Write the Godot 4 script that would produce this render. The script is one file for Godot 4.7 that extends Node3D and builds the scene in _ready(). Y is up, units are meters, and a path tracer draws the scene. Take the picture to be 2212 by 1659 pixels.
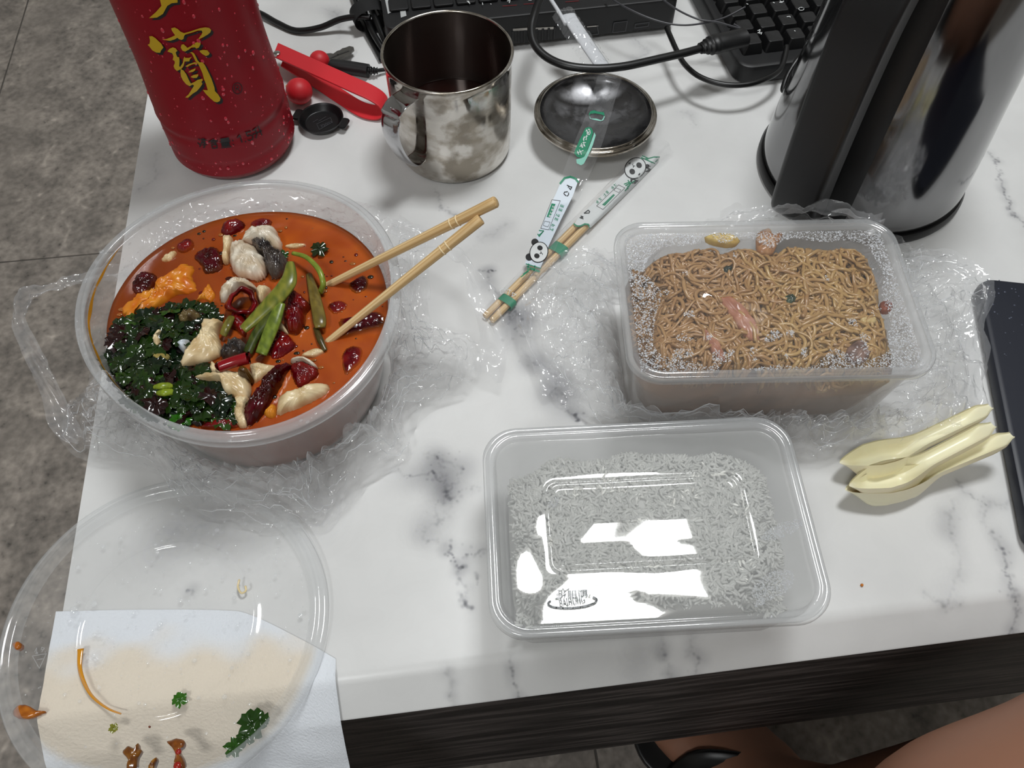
extends Node3D
# A takeaway meal on a marble-topped coffee table. Units are metres; the table's top is at y = T.
const T := 0.45
const CAM_H := 0.46
const PITCH := 57.9
const YAW := 7.04
const FOCAL := 1800.0
const BOWL := Vector3(-0.1165, 0, -0.3118)
var cam_right: Vector3
var cam_up: Vector3
var cam_fwd: Vector3
var M := {}
var rng := RandomNumberGenerator.new()
var noise := FastNoiseLite.new()


class MB:
	var v := PackedVector3Array()
	var uv := PackedVector2Array()
	var c := PackedColorArray()
	var ix := PackedInt32Array()
	var col := Color.WHITE
	var t := Transform3D()

	func vert(p: Vector3, u := Vector2.ZERO) -> int:
		v.append(t * p)
		uv.append(u)
		c.append(col)
		return v.size() - 1

	func tri(a: int, b: int, d: int) -> void:
		ix.append_array(PackedInt32Array([a, b, d]))

	func grid(nu: int, nv: int, f: Callable, colf = null) -> void:
		var b := v.size()
		for j in nv + 1:
			for i in nu + 1:
				var q := Vector2(float(i) / nu, float(j) / nv)
				if colf != null:
					col = colf.call(q.x, q.y)
				vert(f.call(q.x, q.y), q)
		for j in nv:
			for i in nu:
				var a := b + j * (nu + 1) + i
				tri(a, a + 1, a + nu + 1)
				tri(a + 1, a + nu + 2, a + nu + 1)

	func loft(rings: Array) -> void:
		var n: int = rings[0].size()
		grid(n, rings.size() - 1, func(u, w): return rings[int(round(w * (rings.size() - 1)))][int(round(u * n)) % n])

	func lathe(prof: Array, seg := 64) -> void:
		var n := prof.size() - 1
		grid(seg, n, func(u, w):
			var p: Vector2 = prof[int(round(w * n))]
			return Vector3(p.x * cos(u * TAU), p.y, p.x * sin(u * TAU)))

	func tube(pts: Array, rad, sides := 8, squash := 1.0, caps := true) -> void:
		var n := pts.size()
		var up := Vector3.UP
		var rings := []
		for i in n:
			var d: Vector3 = (pts[mini(i + 1, n - 1)] - pts[maxi(i - 1, 0)]).normalized()
			if absf(d.dot(up)) > 0.97:
				up = Vector3.RIGHT if absf(d.x) < 0.8 else Vector3.BACK
			var s := d.cross(up).normalized()
			up = s.cross(d).normalized()
			var r: float = rad.call(float(i) / (n - 1)) if rad is Callable else rad
			var ring := PackedVector3Array()
			for k in sides:
				var a := -TAU * k / sides
				ring.append(pts[i] + s * cos(a) * r + up * sin(a) * r * squash)
			rings.append(ring)
		if caps:
			var e0 := PackedVector3Array()
			var e1 := PackedVector3Array()
			for k in sides:
				e0.append(pts[0])
				e1.append(pts[n - 1])
			rings.push_front(e0)
			rings.append(e1)
		loft(rings)

	# rounded box: half sizes, corner radius in plan, bevel at the horizontal edges, standing on y0
	func rbox(hx: float, hz: float, y0: float, y1: float, rc: float, bev: float, n := 5) -> void:
		var rs := [MB.rr(0.0001, 0.0001, 0.00005, y0, n), MB.rr(hx - bev, hz - bev, maxf(rc - bev, 0.0002), y0, n), MB.rr(hx, hz, rc, y0 + bev, n), MB.rr(hx, hz, rc, y1 - bev, n), MB.rr(hx - bev * 0.3, hz - bev * 0.3, maxf(rc - bev * 0.3, 0.0002), y1 - bev * 0.3, n), MB.rr(hx - bev, hz - bev, maxf(rc - bev, 0.0002), y1, n), MB.rr(0.0001, 0.0001, 0.00005, y1, n)]
		loft(rs)

	static func rr(hx: float, hz: float, r: float, y: float, n := 6) -> PackedVector3Array:
		r = maxf(minf(r, minf(hx, hz) - 0.00001), 0.00001)
		var o := PackedVector3Array()
		for q in 4:
			var cx: float = (hx - r) * [1, -1, -1, 1][q]
			var cz: float = (hz - r) * [1, 1, -1, -1][q]
			for k in n + 1:
				var a := (q + float(k) / n) * PI / 2
				o.append(Vector3(cx + r * cos(a), y, cz + r * sin(a)))
		return o

	func mesh(crease := 180.0) -> ArrayMesh:
		var a := []
		a.resize(Mesh.ARRAY_MAX)
		var m := ArrayMesh.new()
		if crease >= 180.0:
			a[Mesh.ARRAY_VERTEX] = v
			a[Mesh.ARRAY_TEX_UV] = uv
			a[Mesh.ARRAY_COLOR] = c
			a[Mesh.ARRAY_INDEX] = ix
			var st := SurfaceTool.new()
			st.create_from_arrays(a)
			st.generate_normals()
			return st.commit()
		var lim := cos(deg_to_rad(crease))
		var fn := PackedVector3Array()
		var at := {}
		var keys := []
		for p in v:
			keys.append(Vector3i((p * 200000.0).round()))
		for f in ix.size() / 3:
			var p0 := v[ix[f * 3]]
			var nn := (v[ix[f * 3 + 2]] - p0).cross(v[ix[f * 3 + 1]] - p0)
			fn.append(nn)
			for k in 3:
				var key = keys[ix[f * 3 + k]]
				if not at.has(key):
					at[key] = []
				at[key].append(f)
		var vv := PackedVector3Array()
		var nn2 := PackedVector3Array()
		var uu := PackedVector2Array()
		var cc := PackedColorArray()
		for f in fn.size():
			var own := fn[f].normalized()
			if own == Vector3.ZERO:
				continue
			for k in 3:
				var i := ix[f * 3 + k]
				var s := Vector3.ZERO
				if crease <= 0.0:
					s = own
				else:
					for g in at[keys[i]]:
						if fn[g].normalized().dot(own) > lim:
							s += fn[g]
				vv.append(v[i])
				nn2.append(s.normalized() if s != Vector3.ZERO else own)
				uu.append(uv[i])
				cc.append(c[i])
		a[Mesh.ARRAY_VERTEX] = vv
		a[Mesh.ARRAY_NORMAL] = nn2
		a[Mesh.ARRAY_TEX_UV] = uu
		a[Mesh.ARRAY_COLOR] = cc
		m.add_surface_from_arrays(Mesh.PRIMITIVE_TRIANGLES, a)
		return m


# ---- places ----
func ray(u: float, w: float) -> Vector3:
	return cam_right * ((u - 1106.0) / FOCAL) - cam_up * ((w - 829.5) / FOCAL) + cam_fwd


func px(u: float, w: float, h := 0.0) -> Vector3:   # the point seen at that pixel of the photograph, at height h above the table top
	var d := ray(u, w)
	return Vector3(0, T + CAM_H, 0) + d * ((h - CAM_H) / d.y)


func on_post(u: float, w: float, cx: float, cz: float, r: float) -> Vector3:   # the same on an upright round wall
	var d := ray(u, w)
	var a := d.x * d.x + d.z * d.z
	var b := -2.0 * (d.x * cx + d.z * cz)
	var q := maxf(b * b - 4 * a * (cx * cx + cz * cz - r * r), 0.0)
	return Vector3(0, T + CAM_H, 0) + d * ((-b - sqrt(q)) / (2 * a))


func crop(ox: float, oy: float, s: float, list: Array) -> PackedVector2Array:
	var o := PackedVector2Array()
	for i in list.size() / 2:
		o.append(Vector2(ox + list[2 * i] / s, oy + list[2 * i + 1] / s))
	return o


func spl(pts: Array, n: int, closed := false) -> Array:   # smooth curve through points
	var o := []
	var m := pts.size()
	for i in n:
		var x := float(i) / (n if closed else n - 1) * (m if closed else m - 1)
		var k := mini(int(x), m - 1 if closed else m - 2)
		var f := x - k
		var p := []
		for e in [-1, 0, 1, 2]:
			p.append(pts[posmod(k + e, m)] if closed else pts[clampi(k + e, 0, m - 1)])
		o.append(0.5 * (2 * p[1] + (p[2] - p[0]) * f + (2 * p[0] - 5 * p[1] + 4 * p[2] - p[3]) * f * f + (3 * p[1] - p[0] - 3 * p[2] + p[3]) * f * f * f))
	return o


func path(list: Array, n: int) -> Array:   # [u, v, h, u, v, h ...] to a smooth curve in the room
	var p := []
	for i in list.size() / 3:
		p.append(px(list[i * 3], list[i * 3 + 1], list[i * 3 + 2]))
	return spl(p, n)


func ns(x: float, y: float, z := 0.0) -> float:
	return noise.get_noise_3d(x, y, z)


# ---- flat print laid on a surface: polygons and strokes in photograph pixels ----
func decal(mb: MB, poly: PackedVector2Array, map: Callable, step := 8.0) -> void:
	var t := Geometry2D.triangulate_polygon(poly)
	var todo := []
	for i in t.size() / 3:
		todo.append([poly[t[i * 3]], poly[t[i * 3 + 1]], poly[t[i * 3 + 2]], 0])
	while todo.size():
		var q: Array = todo.pop_back()
		var far := 0
		for k in 3:
			if q[k].distance_to(q[(k + 1) % 3]) > q[far].distance_to(q[(far + 1) % 3]):
				far = k
		var a: Vector2 = q[far]
		var b: Vector2 = q[(far + 1) % 3]
		var c: Vector2 = q[(far + 2) % 3]
		if a.distance_to(b) > step and q[3] < 9:
			var m := (a + b) / 2
			todo.append([a, m, c, q[3] + 1])
			todo.append([m, b, c, q[3] + 1])
			continue
		if (b - a).cross(c - a) < 0:
			var s := b
			b = c
			c = s
		mb.tri(mb.vert(map.call(a)), mb.vert(map.call(b)), mb.vert(map.call(c)))


func stroke(mb: MB, line: PackedVector2Array, w: float, map: Callable, step := 8.0) -> void:
	for i in line.size() - 1:
		var d := (line[i + 1] - line[i]).normalized()
		var s := d.orthogonal() * w / 2
		var a := line[i] - d * w * 0.35
		var b := line[i + 1] + d * w * 0.35
		decal(mb, PackedVector2Array([a + s, b + s, b - s, a - s]), map, step)


func oval(cx: float, cy: float, rx: float, ry: float, turn := 0.0, n := 24) -> PackedVector2Array:
	var o := PackedVector2Array()
	for i in n:
		o.append(Vector2(cx, cy) + Vector2(rx * cos(TAU * i / n), ry * sin(TAU * i / n)).rotated(turn))
	return o


# ---- objects ----
func numbered(called: String) -> String:
	var n := called
	var k := 0
	while has_node(NodePath(n)):
		k += 1
		n = "%s_%03d" % [called, k]
	return n


func tag(o: Node3D, label: String, category: String, group := "", kind := "") -> Node3D:
	o.set_meta("label", label)
	if category:
		o.set_meta("category", category)
	if group:
		o.set_meta("group", group)
	if kind:
		o.set_meta("kind", kind)
	return o


func thing(called: String, label: String, category: String, at := Vector3.ZERO, group := "") -> Node3D:
	var o := Node3D.new()
	o.name = numbered(called)
	add_child(o)
	o.position = at
	return tag(o, label, category, group)


func obj(called: String, m, mat: Material, parent: Node3D = null, crease := 180.0) -> MeshInstance3D:
	var o := MeshInstance3D.new()
	o.mesh = m.mesh(crease) if m is MB else m
	o.material_override = mat
	o.name = called if parent else numbered(called)
	(parent if parent else self).add_child(o, true)
	if parent:   # meshes are built in room coordinates; the thing's node stands at its base
		var off := parent.position
		if parent.get_parent() != self and parent.get_parent() is Node3D:
			off += parent.get_parent().position
		o.position = -off
	return o


func sub(called: String, m, mat: Material, parent: MeshInstance3D, crease := 180.0) -> MeshInstance3D:   # a sub-part of a part that is already in room coordinates
	var o := MeshInstance3D.new()
	o.mesh = m.mesh(crease) if m is MB else m
	o.material_override = mat
	o.name = called
	parent.add_child(o, true)
	return o


func many(called: String, m: Mesh, mat: Material, where: Array, parent: Node3D, cols := []) -> MultiMeshInstance3D:
	var mm := MultiMesh.new()
	mm.transform_format = MultiMesh.TRANSFORM_3D
	mm.use_colors = cols.size() > 0
	mm.mesh = m
	mm.instance_count = where.size()
	for i in where.size():
		mm.set_instance_transform(i, where[i])
		if cols.size():
			mm.set_instance_color(i, cols[i])
	var o := MultiMeshInstance3D.new()
	o.multimesh = mm
	o.material_override = mat
	o.name = called
	parent.add_child(o, true)
	o.position = -parent.position
	o.set_meta("kind", "stuff")
	return o


func rgb(r: float, g: float, b: float) -> Color:
	return Color(r / 255, g / 255, b / 255)


func lin(r: float, g: float, b: float) -> Color:
	return Color(r / 255, g / 255, b / 255).srgb_to_linear()


func mat(key: String, c: Color, rough := 0.5, metal := 0.0, more := {}) -> StandardMaterial3D:
	var m := StandardMaterial3D.new()
	m.resource_name = key
	m.albedo_color = c
	m.roughness = rough
	m.metallic = metal
	for k in more:
		m.set(k, more[k])
	M[key] = m
	return m


func film(key: String, c: Color, alpha: float, rough := 0.08) -> StandardMaterial3D:   # clear plastic without thickness
	c.a = alpha
	return mat(key, c, rough, 0.0, {"transparency": BaseMaterial3D.TRANSPARENCY_ALPHA, "cull_mode": BaseMaterial3D.CULL_DISABLED})


func nz(freq: float, oct := 4, kind := FastNoiseLite.FRACTAL_FBM, sd := 1) -> FastNoiseLite:
	var n := FastNoiseLite.new()
	n.noise_type = FastNoiseLite.TYPE_SIMPLEX_SMOOTH
	n.frequency = freq
	n.fractal_type = kind
	n.fractal_octaves = oct
	n.seed = sd
	return n


func ntex(n: FastNoiseLite, size: int, c0: Color, c1: Color, p0 := 0.0, p1 := 1.0) -> NoiseTexture2D:
	var t := NoiseTexture2D.new()
	t.width = size
	t.height = size
	t.seamless = true
	t.noise = n
	var g := Gradient.new()
	g.offsets = PackedFloat32Array([p0, p1])
	g.colors = PackedColorArray([c0, c1])
	t.color_ramp = g
	return t


func _ready() -> void:
	rng.seed = 7
	noise.noise_type = FastNoiseLite.TYPE_SIMPLEX_SMOOTH
	noise.frequency = 1.0
	noise.fractal_type = FastNoiseLite.FRACTAL_NONE
	noise.seed = 3
	# camera
	var p := deg_to_rad(PITCH)
	var y := deg_to_rad(YAW)
	cam_fwd = Vector3(sin(y) * cos(p), -sin(p), -cos(y) * cos(p))
	cam_right = Vector3(cos(y), 0, sin(y))
	cam_up = cam_right.cross(cam_fwd)
	var cam := Camera3D.new()
	cam.name = "camera"
	cam.transform = Transform3D(Basis(cam_right, cam_up, -cam_fwd), Vector3(0, T + CAM_H, 0))
	cam.fov = rad_to_deg(2 * atan(829.5 / FOCAL))
	cam.near = 0.02
	add_child(cam)
	# surroundings
	var we := WorldEnvironment.new()
	we.name = "environment"
	var env := Environment.new()
	env.background_mode = Environment.BG_COLOR
	env.background_color = Color(0.02, 0.02, 0.025)
	env.tonemap_mode = Environment.TONE_MAPPER_LINEAR
	env.tonemap_exposure = 1.0
	env.sdfgi_enabled = true
	env.ssao_enabled = true
	env.ssil_enabled = true
	we.environment = env
	add_child(we)
	# the room's two ceiling lamps: over the table, and behind the seated person
	area_lamp("ceiling_lamp_light", LAMP1, 2.45)
	area_lamp("second_lamp_light", LAMP2, 1.7)
	materials()
	room()
	table()
	person()
	bottle()
	mug()
	kettle()
	metal_lid()
	soup_bowl()
	soup_pieces()
	bags()
	noodle_box()
	rice_box()
	chopsticks()
	wrappers()
	spoons()
	round_lid()
	electronics()
	keys()


const LAMP1 := Vector3(0.40, 2.56, -0.75)
const LAMP2 := Vector3(-0.75, 2.56, 1.0)


func area_lamp(called: String, at: Vector3, energy: float) -> void:
	var lamp := AreaLight3D.new()
	lamp.name = called
	lamp.area_size = Vector2(0.44, 0.36)
	lamp.light_energy = energy
	lamp.light_color = Color(0.974, 0.985, 0.990)
	lamp.shadow_enabled = true
	lamp.position = at - Vector3(0, 0.125, 0)
	lamp.rotation_degrees = Vector3(-90, 0, 0)
	lamp.set("area_range", 8.0)
	add_child(lamp)


func materials() -> void:
	mat("plaster", rgb(214, 213, 210), 0.9)
	mat("ceiling_paint", rgb(236, 236, 234), 0.9)
	mat("black_plastic", rgb(11, 11, 13), 0.45)
	mat("black_matte", rgb(10, 10, 12), 0.7)
	mat("black_rubber", rgb(11, 11, 12), 0.38)
	mat("white_print", rgb(215, 218, 218), 0.6)
	mat("ink", rgb(18, 18, 20), 0.6)
	mat("green_ink", rgb(12, 128, 92), 0.5)
	mat("pale_green", rgb(140, 205, 188), 0.5)
	mat("steel", rgb(178, 174, 168), 0.2, 1.0)
	mat("steel_inside", rgb(112, 104, 100), 0.3, 1.0)
	mat("chrome", rgb(190, 190, 192), 0.07, 1.0)
	mat("drop", rgb(235, 240, 245), 0.02, 0.0, {"transparency": BaseMaterial3D.TRANSPARENCY_ALPHA})
	M.drop.albedo_color.a = 0.08
	M.drop.cull_mode = BaseMaterial3D.CULL_DISABLED
	mat("mist", rgb(232, 235, 240), 0.03, 0.0, {"transparency": BaseMaterial3D.TRANSPARENCY_ALPHA})
	M.mist.albedo_color.a = 0.32
	M.mist.cull_mode = BaseMaterial3D.CULL_DISABLED
	film("clear", rgb(235, 238, 240), 0.07, 0.05)
	film("bag_film", rgb(228, 230, 234), 0.06, 0.07)
	film("handle_film", rgb(228, 230, 234), 0.13, 0.08)
	film("fold_film", rgb(235, 237, 240), 0.34, 0.1)
	film("milky", rgb(206, 206, 205), 0.42, 0.2)
	film("tub", rgb(214, 210, 206), 0.34, 0.18)
	film("lid_film", rgb(222, 224, 226), 0.05, 0.05)
	film("rice_lid_film", rgb(198, 200, 200), 0.34, 0.03)
	film("rim_film", rgb(205, 208, 210), 0.30, 0.1)
	mat("tinted", Color.WHITE, 0.5, 0.0, {"vertex_color_use_as_albedo": true})
	mat("wet", Color.WHITE, 0.14, 0.0, {"vertex_color_use_as_albedo": true})
	mat("moist", Color.WHITE, 0.28, 0.0, {"vertex_color_use_as_albedo": true})


# ---- the setting ----
func slab(called: String, lo: Vector3, hi: Vector3, m: Material) -> void:
	var b := BoxMesh.new()
	b.size = hi - lo
	var o := MeshInstance3D.new()
	o.mesh = b
	o.material_override = m
	o.name = called
	o.position = (lo + hi) / 2
	add_child(o)
	o.set_meta("kind", "structure")
	o.set_meta("label", "plain " + called.replace("_", " ") + " of the room")


func room() -> void:
	var x0 := -2.3
	var x1 := 2.1
	var z0 := -2.46
	var z1 := 1.54
	var ytop := 2.56
	slab("ceiling", Vector3(x0 - 0.1, ytop, z0 - 0.1), Vector3(x1 + 0.1, ytop + 0.1, z1 + 0.1), M.ceiling_paint)
	slab("wall_back", Vector3(x0 - 0.1, 0, z0 - 0.1), Vector3(x1 + 0.1, ytop, z0), M.plaster)
	slab("wall_front", Vector3(x0 - 0.1, 0, z1), Vector3(x1 + 0.1, ytop, z1 + 0.1), M.plaster)
	slab("wall_left", Vector3(x0 - 0.1, 0, z0), Vector3(x0, ytop, z1), M.plaster)
	slab("wall_right", Vector3(x1, 0, z0), Vector3(x1 + 0.1, ytop, z1), M.plaster)
	# grey stone tiles, 0.8 m, with a narrow grout line
	var fl := Node3D.new()
	fl.name = "floor"
	add_child(fl)
	tag(fl, "grey mottled stone tile floor beside and under the table", "", "", "structure")
	var g := BoxMesh.new()
	g.size = Vector3(x1 - x0 + 0.2, 0.1, z1 - z0 + 0.2)
	var go := obj("grout", g, mat("grout_grey", rgb(88, 84, 79), 0.9), fl)
	go.position = Vector3((x0 + x1) / 2, -0.0515, (z0 + z1) / 2)
	stone_texture()
	var kinds := []
	for k in 2:
		var mb := MB.new()
		mb.rbox(0.399, 0.399, -0.03, 0.0, 0.001, 0.0012, 1)
		kinds.append(mb.mesh(30))
	var z := -2.458
	var row := 0
	while z < z1:
		var x := -2.7
		while x < x1 + 0.4:
			var o := MeshInstance3D.new()
			o.name = "floor_tile"
			o.mesh = kinds[row % 2]
			o.material_override = M.stone
			o.position = Vector3(x, 0, z + 0.4)
			fl.add_child(o, true)
			x += 0.8
		z += 0.8
		row += 1
	# ceiling lamp
	mat("lamp_glow", rgb(250, 250, 245), 0.6, 0.0, {"emission_enabled": true, "emission": Color(1, 0.99, 0.96), "emission_energy_multiplier": 3.0})
	for e in [[LAMP1, "white square ceiling lamp with a glowing diffuser over the table"], [LAMP2, "white square ceiling lamp behind the seated person"]]:
		var lp := thing("ceiling_lamp", e[1], "ceiling lamp", e[0])
		var mb := MB.new()
		mb.t = Transform3D(Basis(), e[0])
		mb.rbox(0.25, 0.21, -0.11, 0.0, 0.03, 0.008)
		obj("lamp_body", mb, M.ceiling_paint, lp, 40)
		var dm := MB.new()
		dm.t = Transform3D(Basis(), e[0] - Vector3(0, 0.11, 0))
		dm.rbox(0.235, 0.195, -0.012, 0.002, 0.025, 0.006)
		obj("diffuser", dm, M.lamp_glow, lp, 40)


func stone_texture() -> void:
	var size := 1024
	var base := nz(0.012, 5).get_seamless_image(size, size)
	var fine := nz(0.06, 4, FastNoiseLite.FRACTAL_FBM, 5).get_seamless_image(size, size)
	var vein := nz(0.006, 4, FastNoiseLite.FRACTAL_RIDGED, 9).get_seamless_image(size, size)
	var b0 := base.get_data()
	var b1 := fine.get_data()
	var b2 := vein.get_data()
	var out := PackedByteArray()
	out.resize(size * size * 3)
	for i in size * size:
		var g := 128.0 + (b0[i] - 128) * 0.20 + (b1[i] - 128) * 0.17
		if b1[i] < 62:
			g -= (62 - b1[i]) * 0.55
		var w := maxf(b2[i] - 205.0, 0.0) * 0.75
		g += w
		out[i * 3] = clampi(int(g * 1.065), 0, 255)
		out[i * 3 + 1] = clampi(int(g * 1.005), 0, 255)
		out[i * 3 + 2] = clampi(int(g * 0.945), 0, 255)
	var im := Image.create_from_data(size, size, false, Image.FORMAT_RGB8, out)
	mat("stone", Color.WHITE, 0.5, 0.0, {"albedo_texture": ImageTexture.create_from_image(im), "uv1_triplanar": true, "uv1_world_triplanar": true, "uv1_scale": Vector3(1.15, 1.15, 1.15), "uv1_offset": Vector3(0.3, 0.1, 0.2)})


const TX0 := -0.231
const TX1 := 0.72
const TZ0 := -0.86
const TZ1 := -0.0953

func stamp(d: PackedByteArray, w: int, h: int, x: float, y: float, r: float, k: float) -> void:
	for j in range(maxi(int(y - r), 0), mini(int(y + r) + 2, h)):
		for i in range(maxi(int(x - r), 0), mini(int(x + r) + 2, w)):
			var q := ((i - x) * (i - x) + (j - y) * (j - y)) / (r * r)
			if q < 1.0:
				var f := 1.0 - k * (1.0 - q) * (1.0 - q)
				var o := (j * w + i) * 3
				d[o] = int(d[o] * f)
				d[o + 1] = int(d[o + 1] * f)
				d[o + 2] = int(d[o + 2] * (f + (1.0 - f) * 0.06))


func marble_texture() -> ImageTexture:
	# one image over top and front edge: u runs along x, v from the back to the foot of the front edge
	var w := 2040
	var h := 1760
	var sx := w / (TX1 - TX0)
	var cloud := nz(0.004, 4, FastNoiseLite.FRACTAL_FBM, 21).get_image(w, h)
	var cb := cloud.get_data()
	var d := PackedByteArray()
	d.resize(w * h * 3)
	for i in w * h:
		var g := 214 + ((cb[i] - 128) >> 4)
		d[i * 3] = g
		d[i * 3 + 1] = g
		d[i * 3 + 2] = g - 1
	var r := RandomNumberGenerator.new()
	r.seed = 11
	# each vein: half-width in mm of its haze, haze strength, line strength, then pixels of the photograph
	for e in [
		[14, 0.030, 0.16, 905, 975, 950, 988, 985, 1010, 1000, 1040, 965, 1085, 940, 1130],
		[14, 0.040, 0.22, 880, 1010, 930, 1022, 960, 1050, 970, 1090],
		[9, 0.035, 0.16, 955, 1000, 965, 1050, 985, 1075, 1020, 1045],
		[12, 0.018, 0.10, 975, 1080, 945, 1120, 925, 1160, 960, 1185],
		[7, 0.075, 0.42, 980, 1178, 978, 1200, 990, 1220, 1000, 1212],
		[9, 0.030, 0.16, 1000, 1215, 1040, 1195, 1060, 1190],
		[5, 0.030, 0.15, 985, 1215, 990, 1250, 1000, 1290],
		[4, 0.050, 0.26, 1003, 1290, 1012, 1308, 1020, 1318],
		[4, 0.03, 0.2, 1020, 1235, 1030, 1260],
		[9, 0.060, 0.42, 1040, 585, 1055, 590, 1070, 585],
		[9, 0.045, 0.16, 1050, 590, 1075, 640, 1110, 690],
		[16, 0.060, 0.20, 1085, 670, 1120, 690, 1150, 735],
		[17, 0.055, 0.14, 1150, 760, 1190, 830, 1225, 890],
		[8, 0.060, 0.42, 1215, 885, 1235, 900, 1250, 915],
		[6, 0.020, 0.15, 942, 405, 950, 440, 965, 455, 985, 470, 1010, 480],
		[12, 0.020, 0.05, 1010, 540, 1060, 500, 1085, 480],
		[6, 0.035, 0.24, 2140, 330, 2150, 352, 2165, 405, 2178, 440, 2195, 470, 2212, 492],
		[7, 0.025, 0.10, 2060, 1035, 2085, 1060, 2125, 1095, 2132, 1140],
		[8, 0.035, 0.16, 2132, 1140, 2165, 1200, 2185, 1270, 2212, 1345, 2240, 1420],
		[10, 0.020, 0.06, 2050, 1075, 2062, 1160, 2060, 1300],
		[7, 0.020, 0.06, 2130, 1090, 2175, 1085, 2212, 1110],
		[5, 0.016, 0.09, 1990, 1283, 2040, 1300, 2085, 1310],
		[12, 0.025, 0.06, 700, 15, 735, 40, 730, 80],
		[7, 0.025, 0.10, 800, 32, 830, 40],
		[10, 0.022, 0.06, 1370, 80, 1395, 110, 1370, 140],
		[8, 0.020, 0.06, 1470, 235, 1500, 270],
		[12, 0.014, 0.04, 290, 415, 330, 380, 345, 330],
		[26, 0.014, 0.03, 350, 1190, 400, 1130, 440, 1070],
		[24, 0.014, 0.03, 440, 1140, 500, 1130, 540, 1160],
		[6, 0.045, 0.20, 395, 1275, 412, 1285],
		[30, 0.022, 0.0, 1500, 1030, 1700, 1100],
		[26, 0.016, 0.0, 620, 1010, 700, 1100],
		[8, 0.03, 0.1, 1060, 1100, 1062, 1180],
	]:
		var pts := []
		for i in (e.size() - 3) / 2:
			var q := px(e[3 + i * 2], e[4 + i * 2], 0.0)
			pts.append(Vector2((q.x - TX0) * sx, (q.z - TZ0) * sx))
		vein(d, w, h, pts, e[0], e[1], e[2], sx, r)
	# veins that run down the front edge (image row past the rounded nose), x in metres
	for e in [[0.0145, 7, 0.03, 0.14], [0.081, 12, 0.012, 0.0], [0.098, 7, 0.035, 0.06], [0.112, 7, 0.03, 0.08], [-0.022, 6, 0.03, 0.04]]:
		var y0 := (0.747 - 0.002) * sx
		vein(d, w, h, [Vector2((e[0] - TX0) * sx, y0), Vector2((e[0] + 0.001 - TX0) * sx, y0 + 60), Vector2((e[0] + 0.002 - TX0) * sx, y0 + 150)], e[1], e[2], e[3], sx, r)
	var im := Image.create_from_data(w, h, false, Image.FORMAT_RGB8, d)
	return ImageTexture.create_from_image(im)


func vein(d: PackedByteArray, w: int, h: int, pts: Array, mm: float, haze: float, line: float, sx: float, r: RandomNumberGenerator) -> void:
	var length := 0.0
	for i in pts.size() - 1:
		length += pts[i].distance_to(pts[i + 1])
	var n := maxi(int(length / 1.6), 8)
	var c := spl(pts, n)
	var hw := mm * 0.001 * sx
	var sd := r.randf() * 100
	for i in n:
		var p: Vector2 = c[i]
		var j := Vector2(ns(i * 0.045, sd), ns(i * 0.045, sd + 20)) * hw * 0.45 + Vector2(ns(i * 0.22, sd), ns(i * 0.22, sd + 9)) * 4.0
		var fade := sin(PI * clampf((i + 2.0) / (n + 3.0), 0, 1)) ** 0.5
		if i % 5 == 0:
			stamp(d, w, h, p.x + j.x * 1.6, p.y + j.y * 1.6, hw * (0.6 + 0.7 * r.randf()), haze * 1.5 * fade)
		if line > 0:
			stamp(d, w, h, p.x + j.x, p.y + j.y, 2.2 + 2.0 * absf(ns(i * 0.1, sd + 5)), line * 0.55 * fade * (0.35 + absf(ns(i * 0.06, sd + 40)) * 1.5))
			if r.randf() < 0.25:
				stamp(d, w, h, p.x + j.x + r.randfn() * hw * 0.3, p.y + j.y + r.randfn() * hw * 0.3, 2.0 + 2.5 * r.randf(), line * 0.5 * fade)


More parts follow.
